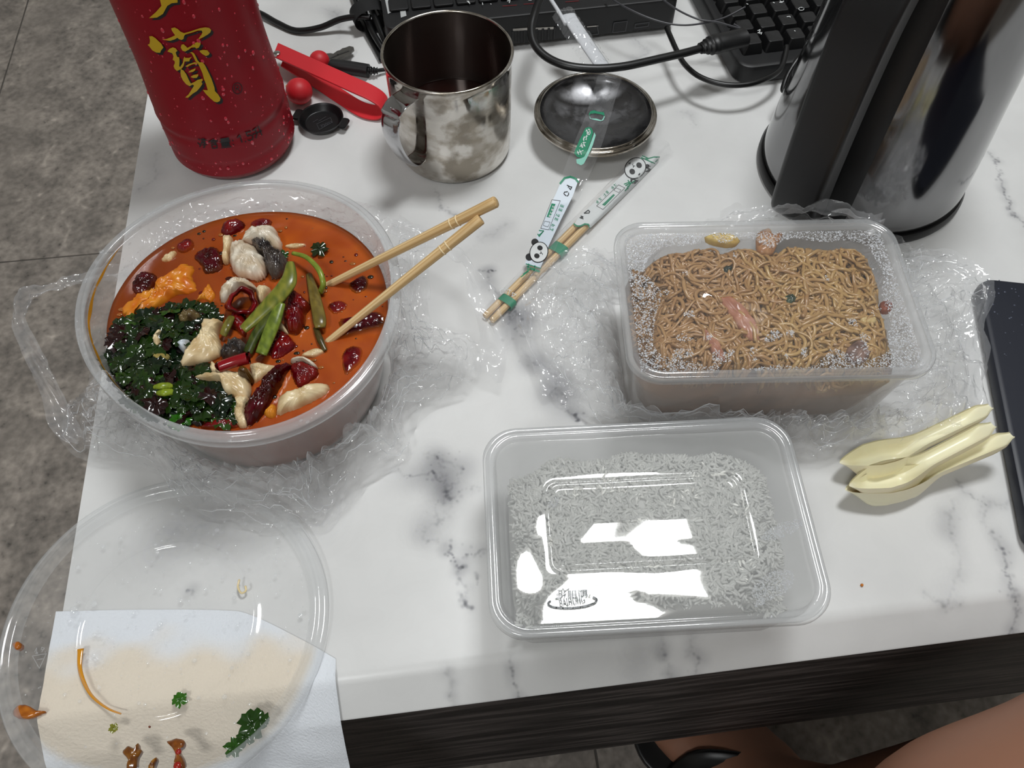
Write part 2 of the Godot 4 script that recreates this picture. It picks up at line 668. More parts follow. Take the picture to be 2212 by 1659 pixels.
func table() -> void:
	var tb := thing("coffee_table", "low table with a white grey-veined marble top and dark wood drawer front", "table", Vector3(0.24, 0, -0.48))
	mat("marble", Color.WHITE, 0.3, 0.0, {"albedo_texture": marble_texture(), "texture_repeat": false, "metallic_specular": 0.45})
	var prof := []   # (z, y) from the back edge over the top and round the nose
	prof.append(Vector2(TZ0, T - 0.0175))
	prof.append(Vector2(TZ0, T))
	prof.append(Vector2(-0.1175, T))   # a small rounded arris, then the front edge slopes outward
	for k in range(1, 8):
		var f := k / 7.0
		prof.append(Vector2(-0.1175, T).lerp(Vector2(-0.1135, T), f).lerp(Vector2(-0.1135, T).lerp(Vector2(-0.1103, T - 0.0027), f), f))
	prof.append(Vector2(TZ1 - 0.0006, T - 0.0148))
	prof.append(Vector2(TZ1, T - 0.0158))
	prof.append(Vector2(TZ1 - 0.001, T - 0.0175))
	prof.append(Vector2(TZ0, T - 0.0175))
	var mb := MB.new()
	var arc := []
	var run := 0.0
	for i in prof.size():
		if i > 1:
			run += prof[i].distance_to(prof[i - 1])
		arc.append(run)
	var vh := 1760.0 / 2040.0 * (TX1 - TX0)
	for s in 2:
		for i in prof.size():
			mb.vert(Vector3([TX0, TX1][s], prof[i].y, prof[i].x), Vector2(s, minf(arc[i] / vh, 0.999)))
	var n := prof.size()
	for i in n - 1:
		mb.tri(i, i + n, i + 1)
		mb.tri(i + 1, i + n, i + n + 1)
	for s in 2:   # end faces
		var base := mb.v.size()
		mb.vert(Vector3([TX0, TX1][s], T - 0.01, -0.4), Vector2(0.02, 0.5))
		for i in n:
			mb.vert(Vector3([TX0, TX1][s], prof[i].y, prof[i].x), Vector2(0.02 + 0.01 * s, 0.5))
		for i in n - 1:
			if s == 0:
				mb.tri(base, base + 1 + i, base + 2 + i)
			else:
				mb.tri(base, base + 2 + i, base + 1 + i)
	obj("tabletop", mb, M.marble, tb, 40)
	# dark stained wood below
	var wood := ntex(nz(0.008, 3, FastNoiseLite.FRACTAL_RIDGED, 4), 512, rgb(34, 31, 31), rgb(104, 97, 95), 0.30, 0.95)
	var rel := ntex(nz(0.008, 3, FastNoiseLite.FRACTAL_RIDGED, 4), 512, Color.BLACK, Color.WHITE, 0.2, 0.9)
	mat("dark_wood", Color.WHITE, 0.5, 0.0, {"albedo_texture": wood, "uv1_triplanar": true, "uv1_world_triplanar": true, "uv1_scale": Vector3(1.1, 11, 11), "uv1_offset": Vector3(0.2, 0.37, 0.1), "heightmap_enabled": true, "heightmap_texture": rel, "heightmap_scale": 0.05})
	var parts := [["table_body", 0.235, 0.355, 0.155, 0.432, 0.245, -0.47], ["drawer_front", 0.464, 0.01, 0.112, 0.4315, 0.245, -0.118]]
	for e in parts:
		var b := MB.new()
		var hx: float = e[1] if e[0] == "drawer_front" else 0.462
		b.t = Transform3D(Basis(), Vector3(e[5], 0, e[6]))
		b.rbox(hx, e[2] if e[0] == "drawer_front" else 0.34, e[3], e[4], 0.002, 0.0015, 2)
		obj(e[0], b, M.dark_wood, tb, 35)
	for q in [Vector2(-0.19, -0.17), Vector2(0.68, -0.17), Vector2(-0.19, -0.80), Vector2(0.68, -0.80)]:
		var b := MB.new()
		b.t = Transform3D(Basis(), Vector3(q.x, 0, q.y))
		b.rbox(0.022, 0.022, 0.0, 0.157, 0.004, 0.002, 2)
		obj("leg", b, M.dark_wood, tb, 35)
	var crumb := MB.new()
	crumb.t = Transform3D(Basis(), px(1862, 1264, 0.0008))
	crumb.lathe([Vector2(0, -0.0008), Vector2(0.0009, -0.0003), Vector2(0.0007, 0.0007), Vector2(0, 0.001)], 7)
	tag(obj("crumb", crumb, mat("orange_crumb", rgb(200, 120, 40), 0.5)), "tiny orange crumb on bare marble near the front edge", "crumb")


# ---- the person at the table: skin as one closed surface ----
func seg(p: Vector3, a: Vector3, b: Vector3, ra: float, rb: float) -> float:
	var ab := b - a
	var t := clampf((p - a).dot(ab) / ab.length_squared(), 0, 1)
	return p.distance_to(a + ab * t) - lerpf(ra, rb, t)


func nets(mb: MB, bones: Array, lo: Vector3, hi: Vector3, cell: float, k: float) -> void:
	var nx := int((hi.x - lo.x) / cell) + 1
	var ny := int((hi.y - lo.y) / cell) + 1
	var nzz := int((hi.z - lo.z) / cell) + 1
	var val := PackedFloat32Array()
	val.resize(nx * ny * nzz)
	val.fill(1.0)
	for b in bones:
		var m: float = maxf(b[2], b[3]) + cell * 2 + k
		var l: Vector3 = b[0].min(b[1]) - Vector3.ONE * m
		var h: Vector3 = b[0].max(b[1]) + Vector3.ONE * m
		for z in range(maxi(0, int((l.z - lo.z) / cell)), mini(nzz, int((h.z - lo.z) / cell) + 2)):
			for y in range(maxi(0, int((l.y - lo.y) / cell)), mini(ny, int((h.y - lo.y) / cell) + 2)):
				for x in range(maxi(0, int((l.x - lo.x) / cell)), mini(nx, int((h.x - lo.x) / cell) + 2)):
					var i := (z * ny + y) * nx + x
					var d := seg(lo + Vector3(x, y, z) * cell, b[0], b[1], b[2], b[3])
					var e := maxf(k - absf(val[i] - d), 0.0) / k
					val[i] = minf(val[i], d) - e * e * k * 0.25
	var at := {}
	for z in nzz - 1:
		for y in ny - 1:
			for x in nx - 1:
				var s := Vector3.ZERO
				var c := 0
				var o := (z * ny + y) * nx + x
				var cs := [o, o + 1, o + nx, o + nx + 1, o + nx * ny, o + nx * ny + 1, o + nx * ny + nx, o + nx * ny + nx + 1]
				var neg := 0
				for q in cs:
					neg += int(val[q] < 0)
				if neg == 0 or neg == 8:
					continue
				for e in [[0, 1], [2, 3], [4, 5], [6, 7], [0, 2], [1, 3], [4, 6], [5, 7], [0, 4], [1, 5], [2, 6], [3, 7]]:
					var a: float = val[cs[e[0]]]
					var b: float = val[cs[e[1]]]
					if (a < 0) != (b < 0):
						var f := a / (a - b)
						var pa := Vector3(e[0] & 1, (e[0] >> 1) & 1, e[0] >> 2)
						var pb := Vector3(e[1] & 1, (e[1] >> 1) & 1, e[1] >> 2)
						s += pa.lerp(pb, f)
						c += 1
				at[o] = mb.vert(lo + (Vector3(x, y, z) + s / c) * cell)
	for o in at:
		for ax in 3:
			var st: int = [1, nx, nx * ny][ax]
			var s1: int = [nx, nx * ny, 1][ax]
			var s2: int = [nx * ny, 1, nx][ax]
			if (val[o] < 0) == (val[o + st] < 0):
				continue
			if not (at.has(o - s1) and at.has(o - s2) and at.has(o - s1 - s2)):
				continue
			var q := [at[o], at[o - s1], at[o - s1 - s2], at[o - s2]]
			if val[o] < 0:
				q.reverse()
			mb.tri(q[0], q[1], q[2])
			mb.tri(q[0], q[2], q[3])


func person() -> void:
	var pr := thing("person", "person seated at the table, only a bare leg and foot in the lower right corner", "person", Vector3(0.05, 0, 0.2))
	var y := func(x, h, z): return Vector3(x, T + h, z)
	var hipr: Vector3 = y.call(0.06, 0.0, 0.25)
	var knee: Vector3 = y.call(0.41, 0.058, -0.047)
	var ank: Vector3 = y.call(0.275, -0.365, -0.035)
	var hipl: Vector3 = y.call(-0.10, 0.0, 0.25)
	var kneel: Vector3 = y.call(-0.46, -0.06, 0.08)
	var ankl: Vector3 = y.call(-0.36, -0.375, 0.12)
	var mid: Vector3 = y.call(0.235, 0.006, 0.036)
	var bones := [
		[hipr, mid, 0.092, 0.082], [mid, knee, 0.080, 0.058], [knee, knee + Vector3(-0.02, -0.09, 0.025), 0.058, 0.055],
		[knee + Vector3(-0.02, -0.09, 0.025), ank, 0.052, 0.034], [hipl, kneel, 0.088, 0.058], [kneel, ankl, 0.056, 0.036],
		[hipr, hipl, 0.105, 0.105], [ank, y.call(0.295, -0.42, -0.02), 0.034, 0.030],
		[ank, y.call(0.225, -0.418, -0.085), 0.036, 0.030], [y.call(0.225, -0.418, -0.085), y.call(0.185, -0.428, -0.118), 0.030, 0.020],
		[y.call(0.25, -0.418, -0.085), y.call(0.222, -0.430, -0.128), 0.026, 0.017], [y.call(0.27, -0.418, -0.075), y.call(0.250, -0.432, -0.122), 0.024, 0.014],
		[ankl, y.call(-0.33, -0.42, 0.02), 0.036, 0.028], [ankl, y.call(-0.37, -0.42, 0.15), 0.034, 0.030],
	]
	var toes := [[0.185, -0.430, -0.118, 0.160, -0.436, -0.140, 0.013], [0.203, -0.432, -0.124, 0.186, -0.438, -0.151, 0.0105], [0.219, -0.433, -0.129, 0.206, -0.439, -0.154, 0.010], [0.234, -0.434, -0.130, 0.226, -0.440, -0.152, 0.0095], [0.250, -0.434, -0.126, 0.247, -0.441, -0.144, 0.009]]
	for e in toes:
		bones.append([y.call(e[0], e[1], e[2]), y.call(e[3], e[4], e[5]), e[6] + 0.002, e[6]])
	var mb := MB.new()
	nets(mb, bones, Vector3(-0.60, 0.0, -0.20), Vector3(0.56, 0.60, 0.42), 0.011, 0.02)
	obj("body", mb, mat("skin", rgb(150, 106, 84), 0.55, 0.0, {"subsurf_scatter_enabled": true, "subsurf_scatter_strength": 0.12}), pr)
	# dark shorts over hips and the upper thighs, out of the frame
	var sb := MB.new()
	nets(sb, [[hipr, hipr.lerp(mid, 0.62), 0.106, 0.100], [hipl, hipl.lerp(kneel, 0.5), 0.102, 0.094], [hipr, hipl, 0.117, 0.117]], Vector3(-0.45, 0.25, -0.05), Vector3(0.40, 0.62, 0.44), 0.014, 0.03)
	obj("shorts", sb, mat("navy_cloth", rgb(24, 27, 38), 0.85), pr)
	var sl := thing("slipper", "dark slipper under the bare foot below the table", "slipper", Vector3(0.235, 0, -0.07))
	var so := MB.new()
	so.t = Transform3D(Basis(Vector3.UP, 0.72), Vector3(0.232, 0, -0.075))
	so.rbox(0.047, 0.115, 0.0, 0.011, 0.045, 0.003, 8)
	obj("sole", so, M.black_rubber, sl, 40)
	var strap := MB.new()
	var sp := spl([Vector3(0.168, 0.012, -0.085), Vector3(0.19, 0.052, -0.095), Vector3(0.235, 0.062, -0.085), Vector3(0.275, 0.045, -0.075), Vector3(0.292, 0.012, -0.07)], 20)
	strap.tube(sp, 0.010, 8, 0.35)
	obj("strap", strap, M.black_rubber, sl)
	var stl := thing("stool", "low dark stool under the seated person", "stool", Vector3(-0.02, 0, 0.28))
	var st := MB.new()
	st.t = Transform3D(Basis(), Vector3(-0.02, 0, 0.28))
	st.rbox(0.16, 0.13, 0.29, 0.325, 0.04, 0.008)
	obj("seat", st, M.dark_wood, stl, 40)
	for q in [Vector2(-0.12, -0.09), Vector2(0.12, -0.09), Vector2(-0.12, 0.09), Vector2(0.12, 0.09)]:
		var lg := MB.new()
		lg.tube([Vector3(-0.02 + q.x, 0, 0.28 + q.y), Vector3(-0.02 + q.x, 0.292, 0.28 + q.y)], 0.014, 10)
		obj("leg", lg, M.dark_wood, stl, 50)


# ---- the red bottle ----
func bottle() -> void:
	var bx := -0.1541
	var bz := -0.5376
	var at := Vector3(bx, T, bz)
	var o := thing("drink_bottle", "big red 1.5 litre drink bottle with gold calligraphy, wet with drops", "bottle", at)
	mat("red_label", rgb(132, 9, 25), 0.40, 0.0, {"metallic_specular": 0.35})
	mat("red_base", rgb(120, 14, 24), 0.2)
	mat("gold_print", rgb(196, 160, 24), 0.35)
	var r := func(h): return 0.0475 - 0.0022 * smoothstep(0.048, 0.10, h) - 0.0009 * exp(-pow((h - 0.0425) / 0.0025, 2)) - 0.0008 * exp(-pow((h - 0.020) / 0.002, 2)) + 0.0006 * exp(-pow((h - 0.047) / 0.003, 2))
	var mb := MB.new()
	mb.t = Transform3D(Basis(), at)
	var prof := []
	for i in 90:
		var h := 0.010 + 0.225 * i / 89.0
		prof.append(Vector2(r.call(h), h))
	for i in range(1, 14):   # shoulder and neck
		var f := i / 13.0
		prof.append(Vector2(lerpf(0.0453, 0.014, smoothstep(0, 1, f)), 0.235 + 0.075 * f))
	prof.append(Vector2(0.014, 0.325))
	mb.lathe(prof, 72)
	obj("label_sleeve", mb, M.red_label, o)
	var b := MB.new()
	b.t = Transform3D(Basis(), at)
	b.lathe([Vector2(0.0, 0.003), Vector2(0.03, 0.001), Vector2(0.036, 0.0), Vector2(0.041, 0.0015), Vector2(0.0448, 0.005), Vector2(0.0466, 0.0101)], 72)
	obj("bottle_base", b, M.red_base, o)
	var cp := MB.new()
	cp.t = Transform3D(Basis(), at)
	cp.lathe([Vector2(0.016, 0.318), Vector2(0.0165, 0.32), Vector2(0.0165, 0.335), Vector2(0.015, 0.337), Vector2(0, 0.337)], 40)
	obj("cap", cp, M.red_base, o, 40)
	# the big gold character, with its black printed shadow
	var zr := func(h): return r.call(h) + 0.0003
	var on := func(q: Vector2, extra: float):
		var w := on_post(q.x, q.y, bx, bz, 0.0462)
		for k in 3:
			w = on_post(q.x, q.y, bx, bz, r.call(w.y - T) + extra)
		return w
	var bao := [
		[185, 320, 240, 315, 300, 355, 345, 400, 400, 450, 440, 520, 395, 575, 380, 615, 310, 610, 240, 570, 190, 505, 155, 470, 190, 455, 200, 400],
		[580, 175, 640, 160, 700, 190, 745, 235, 810, 262, 900, 238, 1000, 205, 1090, 175, 1190, 158, 1260, 168, 1295, 205, 1280, 250, 1230, 290, 1160, 330, 1075, 372, 1070, 355, 1115, 300, 1140, 250, 1125, 215, 1060, 215, 960, 250, 830, 288, 808, 320, 800, 365, 765, 385, 720, 370, 690, 345, 640, 375, 560, 400, 480, 388, 415, 378, 500, 365, 590, 330, 650, 300, 620, 260, 590, 215],
		[750, 520, 765, 470, 800, 460, 835, 490, 870, 525, 930, 498, 985, 450, 1040, 425, 1100, 432, 1105, 465, 1075, 520, 1030, 540, 1005, 515, 940, 520, 890, 560, 830, 592, 780, 575],
		[1085, 575, 1150, 562, 1225, 568, 1268, 620, 1250, 655, 1200, 672, 1150, 645, 1105, 610],
		[510, 590, 545, 545, 610, 515, 660, 535, 692, 578, 660, 605, 672, 650, 690, 690, 722, 695, 728, 760, 722, 850, 740, 870, 790, 790, 800, 720, 820, 680, 830, 705, 900, 705, 950, 685, 915, 730, 905, 768, 820, 770, 800, 850, 770, 895, 720, 925, 680, 938, 640, 900, 622, 850, 645, 800, 640, 760, 605, 740, 620, 680, 600, 625, 550, 605],
		[830, 855, 900, 815, 990, 785, 1040, 790, 1050, 812, 960, 820, 900, 848, 870, 868],
		[885, 965, 930, 925, 1015, 890, 1010, 925, 970, 955, 920, 965],
		[925, 1045, 980, 1012, 1065, 995, 1062, 1030, 1035, 1065, 965, 1065],
		[912, 612, 950, 600, 990, 625, 1020, 680, 1050, 745, 1085, 785, 1140, 785, 1180, 830, 1215, 900, 1260, 990, 1300, 1080, 1325, 1150, 1355, 1240, 1362, 1300, 1420, 1360, 1462, 1430, 1450, 1480, 1400, 1502, 1350, 1490, 1280, 1430, 1200, 1350, 1145, 1280, 1235, 1285, 1205, 1180, 1165, 1080, 1140, 980, 1095, 880, 1060, 810, 1010, 760, 975, 680, 945, 625],
		[750, 905, 800, 930, 850, 1000, 890, 1090, 930, 1165, 990, 1140, 1060, 1095, 1140, 1080, 1145, 1110, 1120, 1135, 1140, 1170, 1100, 1230, 1040, 1300, 960, 1350, 880, 1420, 830, 1415, 890, 1360, 940, 1280, 990, 1200, 960, 1185, 910, 1212, 850, 1180, 790, 1110, 755, 1040, 745, 970],
	]
	var gm := MB.new()
	var sm := MB.new()
	var shift := Vector2(5.5, 4.5)
	for e in bao:
		var poly := crop(300, 40, 8.295, e)
		decal(gm, poly, func(q): return on.call(q, 0.0007), 5.0)
		decal(sm, poly, func(q): return on.call(q + shift, 0.00035), 5.0)
	# foot of the character above, cut by the frame's top edge
	var foot := crop(200, 0, 3.16, [455, -20, 580, -20, 580, 18, 540, 22, 510, 40, 480, 95, 440, 120, 385, 124, 430, 85, 470, 40])
	decal(gm, foot, func(q): return on.call(q, 0.0007), 5.0)
	decal(sm, foot, func(q): return on.call(q + shift, 0.00035), 5.0)
	var so := obj("character_shadow", sm, M.ink, o)
	so.set_meta("label", "black printed shadow of the gold character")
	obj("gold_character", gm, M.gold_print, o)
	# small black print: 净含量:1.5升 and the mark
	var pm := MB.new()
	for l in [[200, 670, 240, 690], [190, 760, 235, 800], [240, 850, 290, 720], [270, 680, 340, 660], [300, 700, 390, 690], [290, 760, 400, 755], [300, 810, 400, 800], [345, 690, 350, 860, 320, 870],
		[450, 740, 560, 680, 660, 720], [520, 730, 610, 720], [500, 770, 630, 755, 590, 800], [520, 810, 640, 800, 650, 880, 540, 890, 520, 810],
		[740, 670, 920, 640, 930, 700, 750, 720, 740, 670], [745, 695, 925, 670], [720, 745, 960, 720], [760, 770, 930, 750, 940, 800, 770, 815, 760, 770], [765, 792, 935, 775], [850, 760, 870, 870], [770, 840, 950, 820], [760, 880, 980, 850],
		[1022, 700, 1028, 712], [1040, 800, 1046, 812], [1140, 640, 1190, 575, 1245, 745], [1330, 725, 1338, 735],
		[1460, 490, 1345, 515, 1380, 600, 1440, 570, 1510, 600, 1500, 670, 1440, 705, 1390, 690],
		[1510, 470, 1600, 400], [1500, 560, 1720, 470], [1560, 440, 1610, 540, 1580, 640], [1640, 365, 1720, 570]]:
		stroke(pm, crop(410, 240, 11.06, l), 2.3, func(q): return on.call(q, 0.0006), 4.0)
	var ring := oval(513, 191, 10, 12, 0.0, 20)
	ring.append(ring[0])
	stroke(pm, ring, 1.6, func(q): return on.call(q, 0.0006), 4.0)
	for l in [[509, 197, 509, 185, 515, 185, 517, 189, 514, 192, 509, 192], [513, 192, 518, 197]]:
		stroke(pm, crop(0, 0, 1, l), 1.5, func(q): return on.call(q, 0.0006), 4.0)
	obj("small_print", pm, M.ink, o).set_meta("kind", "stuff")
	# beads of water
	var ball := SphereMesh.new()
	ball.radius = 1.0
	ball.height = 2.0
	ball.radial_segments = 12
	ball.rings = 6
	var w := []
	for i in 420:
		var a := rng.randf_range(-0.55, PI + 0.5)
		var h := 0.012 + 0.2 * pow(rng.randf(), 1.3)
		var s := 0.00035 + 0.0010 * pow(rng.randf(), 4.0)
		var n := Vector3(cos(a), 0, sin(a))
		w.append(Transform3D(Basis(n * s * 0.6, Vector3.UP * s * rng.randf_range(1.0, 1.6), n.cross(Vector3.UP) * s), at + n * r.call(h) + Vector3.UP * h))
	mat("red_drop", rgb(190, 40, 60), 0.03, 0.0, {"clearcoat_enabled": true, "clearcoat": 0.8, "clearcoat_roughness": 0.03})
	many("water_drops", ball, M.red_drop, w, o)


# ---- the steel mug ----
func mug() -> void:
	var at := Vector3(0.0174, T, -0.5125)
	var o := thing("steel_mug", "polished stainless steel mug with a strap handle, dark tea inside", "mug", at)
	var stain := ntex(nz(0.010, 4, FastNoiseLite.FRACTAL_FBM, 31), 512, Color(0.30, 0.30, 0.30), Color(0.06, 0.06, 0.06), 0.35, 0.65)
	var tint := ntex(nz(0.008, 5, FastNoiseLite.FRACTAL_FBM, 33), 512, rgb(150, 142, 130), rgb(214, 210, 204), 0.3, 0.6)
	mat("mug_steel", Color.WHITE, 1.0, 1.0, {"roughness_texture": stain, "albedo_texture": tint, "uv1_triplanar": true, "uv1_scale": Vector3(9, 9, 9)})
	var mb := MB.new()
	mb.t = Transform3D(Basis(), at)
	var prof := [Vector2(0, 0.0012), Vector2(0.036, 0.0012), Vector2(0.038, 0.0), Vector2(0.0405, 0.0006), Vector2(0.0425, 0.0022), Vector2(0.0438, 0.005), Vector2(0.0442, 0.009)]
	for i in range(1, 18):
		var f := i / 17.0
		prof.append(Vector2(lerpf(0.0442, 0.0455, f), lerpf(0.009, 0.085, f)))
	for k in 9:   # rolled rim
		var a := -0.4 + (PI + 0.6) * k / 8
		prof.append(Vector2(0.0458 + 0.0012 * cos(a), 0.0872 + 0.0013 * sin(a)))
	mb.lathe(prof, 96)
	obj("mug_body", mb, M.mug_steel, o, 60)
	var inn := MB.new()
	inn.t = Transform3D(Basis(), at)
	var p2 := [Vector2(0.0447, 0.0868)]
	for i in range(1, 16):
		p2.append(Vector2(lerpf(0.0447, 0.0434, i / 15.0), lerpf(0.0868, 0.007, i / 15.0)))
	p2.append_array([Vector2(0.041, 0.0035), Vector2(0.036, 0.0022), Vector2(0, 0.0022)])
	inn.lathe(p2, 96)
	mat("mug_inside", rgb(150, 138, 132), 0.26, 1.0, {"anisotropy_enabled": true, "anisotropy": -0.85})
	obj("mug_lining", inn, M.mug_inside, o)
	var tea := MB.new()
	tea.t = Transform3D(Basis(), at + Vector3(0, 0.030, 0))
	tea.lathe([Vector2(0.0439, -0.001), Vector2(0.0437, 0.0003), Vector2(0.0425, 0), Vector2(0, 0)], 64)
	obj("tea", tea, mat("tea", rgb(26, 9, 7), 0.03), o)
	# strap handle: a slightly bowed metal strip bent outward
	var d := Vector3(-0.67, 0, 0.742).normalized()
	var side := d.cross(Vector3.UP)
	var line := []
	for q in [Vector2(0.0445, 0.0775), Vector2(0.050, 0.0785), Vector2(0.058, 0.0785), Vector2(0.0655, 0.0745), Vector2(0.0688, 0.066), Vector2(0.0680, 0.055), Vector2(0.0640, 0.042), Vector2(0.0590, 0.031), Vector2(0.0535, 0.0235), Vector2(0.0490, 0.0205), Vector2(0.0440, 0.0200)]:
		line.append(q)
	var c := spl(line, 40)
	var hm := MB.new()
	hm.t = Transform3D(Basis(), at)
	var strip := func(u, w):
		var i := clampi(int(round(w * 39)), 0, 39)
		var a: Vector2 = c[i]
		var tn: Vector2 = (c[mini(i + 1, 39)] - c[maxi(i - 1, 0)]).normalized()
		var nn := Vector2(tn.y, -tn.x)   # outward in the handle's plane
		if nn.dot(Vector2(0.3, 1)) < 0 and w < 0.3:
			nn = -nn
		var ang: float = u * TAU
		var wide := lerpf(0.0085, 0.0070, w)
		var e := Vector2(signf(cos(ang)) * pow(absf(cos(ang)), 0.6) * wide, signf(sin(ang)) * pow(absf(sin(ang)), 0.7) * 0.0008 - 0.0016 * cos(ang) * cos(ang))
		var q := a - Vector2(-nn.x, -nn.y) * e.y * -1.0
		return d * q.x + Vector3.UP * q.y + side * e.x
	hm.grid(20, 39, strip)
	obj("handle", hm, M.chrome, o)


# ---- the kettle ----
func kettle() -> void:
	var at := Vector3(0.3259, T, -0.4478)
	var o := thing("electric_kettle", "tall mirror steel electric kettle with a broad black handle on a black base", "kettle", at)
	var bs := MB.new()
	bs.t = Transform3D(Basis(), at)
	bs.lathe([Vector2(0, 0), Vector2(0.074, 0), Vector2(0.0772, 0.001), Vector2(0.078, 0.003), Vector2(0.0778, 0.0065), Vector2(0.0765, 0.0085), Vector2(0.06, 0.0095)], 80)
	obj("base", bs, M.black_rubber, o, 40)
	var r := func(h): return 0.0757 - 0.0085 * smoothstep(0.0, 0.14, h) - 0.004 * smoothstep(0.1, 0.22, h)
	mat("kettle_steel", rgb(134, 134, 135), 0.10, 1.0)
	var mb := MB.new()
	mb.t = Transform3D(Basis(), at)
	var prof := [Vector2(0.070, 0.0092), Vector2(0.0745, 0.0095), Vector2(0.0757, 0.0110)]
	for i in range(1, 30):
		var h := 0.011 + 0.199 * i / 29.0
		prof.append(Vector2(r.call(h), h))
	mb.lathe(prof, 96)
	obj("kettle_body", mb, M.kettle_steel, o)
	var lid := MB.new()
	lid.t = Transform3D(Basis(), at)
	lid.lathe([Vector2(0.0640, 0.209), Vector2(0.0655, 0.211), Vector2(0.0645, 0.216), Vector2(0.058, 0.222), Vector2(0.03, 0.227), Vector2(0.012, 0.228), Vector2(0.010, 0.236), Vector2(0, 0.238)], 64)
	obj("kettle_lid", lid, M.black_plastic, o, 50)
	var az := deg_to_rad(50)
	var d := Vector3(-sin(az), 0, cos(az))
	var s := Vector3(cos(az), 0, sin(az))
	# black strip down the body behind the handle
	var stp := MB.new()
	stp.t = Transform3D(Basis(), at)
	stp.grid(14, 30, func(u, w):
		var h: float = 0.012 + 0.197 * w
		var a: float = az - (u - 0.5) * 0.66
		var e := 0.0022 * (1.0 - pow(absf(u - 0.5) * 2.0, 6.0))
		return Vector3(-sin(a), 0, cos(a)) * (r.call(h) + e) + Vector3.UP * h)
	obj("gauge_strip", stp, M.black_plastic, o)
	# handle: a broad tapering bar standing off the body, joined at the top
	var hd := MB.new()
	hd.t = Transform3D(Basis(), at)
	var line := []
	for q in [Vector2(0.104, 0.040), Vector2(0.107, 0.043), Vector2(0.110, 0.060), Vector2(0.113, 0.10), Vector2(0.114, 0.15), Vector2(0.111, 0.19), Vector2(0.100, 0.218), Vector2(0.082, 0.228), Vector2(0.055, 0.224)]:
		line.append(q)
	var c := spl(line, 36)
	var rings := []
	for i in 36:
		var a: Vector2 = c[i]
		var tn: Vector2 = (c[mini(i + 1, 35)] - c[maxi(i - 1, 0)]).normalized()
		var nn := Vector2(tn.y, -tn.x)
		var k := 0.80 + 0.2 * smoothstep(0, 3, i)
		var ring := PackedVector3Array()
		for e in MB.rr(0.0165 * k, 0.0105 * k, 0.004, 0, 3):
			var q := a + nn * e.z
			ring.append(d * q.x + Vector3.UP * q.y + s * e.x)
		rings.append(ring)
	for e in [0, 37]:
		var m := Vector3.ZERO
		var src: PackedVector3Array = rings[0] if e == 0 else rings[36]
		for q in src:
			m += q / src.size()
		var cap := PackedVector3Array()
		for q in src.size():
			cap.append(m)
		if e == 0:
			rings.push_front(cap)
		else:
			rings.append(cap)
	hd.loft(rings)
	obj("handle", hd, mat("handle_black", rgb(11, 11, 14), 0.42), o, 50)
	var br := MB.new()
	br.t = Transform3D(Basis(s, Vector3.UP, -d), at + d * 0.087 + Vector3.UP * 0.032)
	br.rbox(0.008, 0.016, 0.0, 0.012, 0.003, 0.001, 3)
	obj("handle_bracket", br, M.black_plastic, o, 40)
	var sp := MB.new()
	sp.t = Transform3D(Basis(), at)
	sp.tube(spl([-d * 0.055 + Vector3.UP * 0.165, -d * 0.075 + Vector3.UP * 0.185, -d * 0.098 + Vector3.UP * 0.212], 10), func(f): return lerpf(0.024, 0.012, f), 16)
	obj("spout", sp, M.kettle_steel, o)


func metal_lid() -> void:
	var at := Vector3(0.1286, T, -0.512)
	var o := thing("metal_mug_lid", "round steel mug lid lying upside down beside the mug, sleeve across it", "lid", at)
	var mb := MB.new()
	mb.t = Transform3D(Basis(), at)
	var prof := [Vector2(0.014, 0.004), Vector2(0.020, 0.0095), Vector2(0.030, 0.0145), Vector2(0.040, 0.0182), Vector2(0.0445, 0.0200)]
	for k in 9:
		var a := -PI / 2 + PI * k / 8
		prof.append(Vector2(0.0462 + 0.0018 * cos(a), 0.0222 + 0.0022 * sin(a)))
	prof.append_array([Vector2(0.0448, 0.0240), Vector2(0.0443, 0.0258), Vector2(0.0434, 0.0262), Vector2(0.0430, 0.0250)])
	mb.lathe(prof, 96)
	obj("lid_shell", mb, M.mug_steel, o)
	var inn := MB.new()
	inn.t = Transform3D(Basis(), at)
	var p := []
	for i in 14:
		var f := i / 13.0
		p.append(Vector2(0.0430 * cos(f * PI / 2), 0.0250 - 0.0135 * sin(f * PI / 2)))
	inn.lathe(p, 96)
	var smear := ntex(nz(0.02, 4, FastNoiseLite.FRACTAL_FBM, 51), 256, Color(0.18, 0.18, 0.18), Color(0.42, 0.42, 0.42), 0.3, 0.7)
	mat("lid_inside", rgb(120, 120, 122), 1.0, 1.0, {"roughness_texture": smear, "uv1_triplanar": true, "uv1_scale": Vector3(12, 12, 12)})
	obj("lid_hollow", inn, M.lid_inside, o)
	var kn := MB.new()
	kn.t = Transform3D(Basis(), at)
	kn.lathe([Vector2(0, 0), Vector2(0.011, 0), Vector2(0.0125, 0.0015), Vector2(0.011, 0.0042), Vector2(0.013, 0.0046)], 32)
	obj("knob", kn, M.black_plastic, o, 50)


# ---- the soup ----
func tub_r(a: float) -> float:   # the soft tub is a little out of round
	return -0.00108 * cos(2 * a) + 0.00173 * sin(2 * a) - 0.00135 * cos(3 * a) - 0.0015 * sin(3 * a)


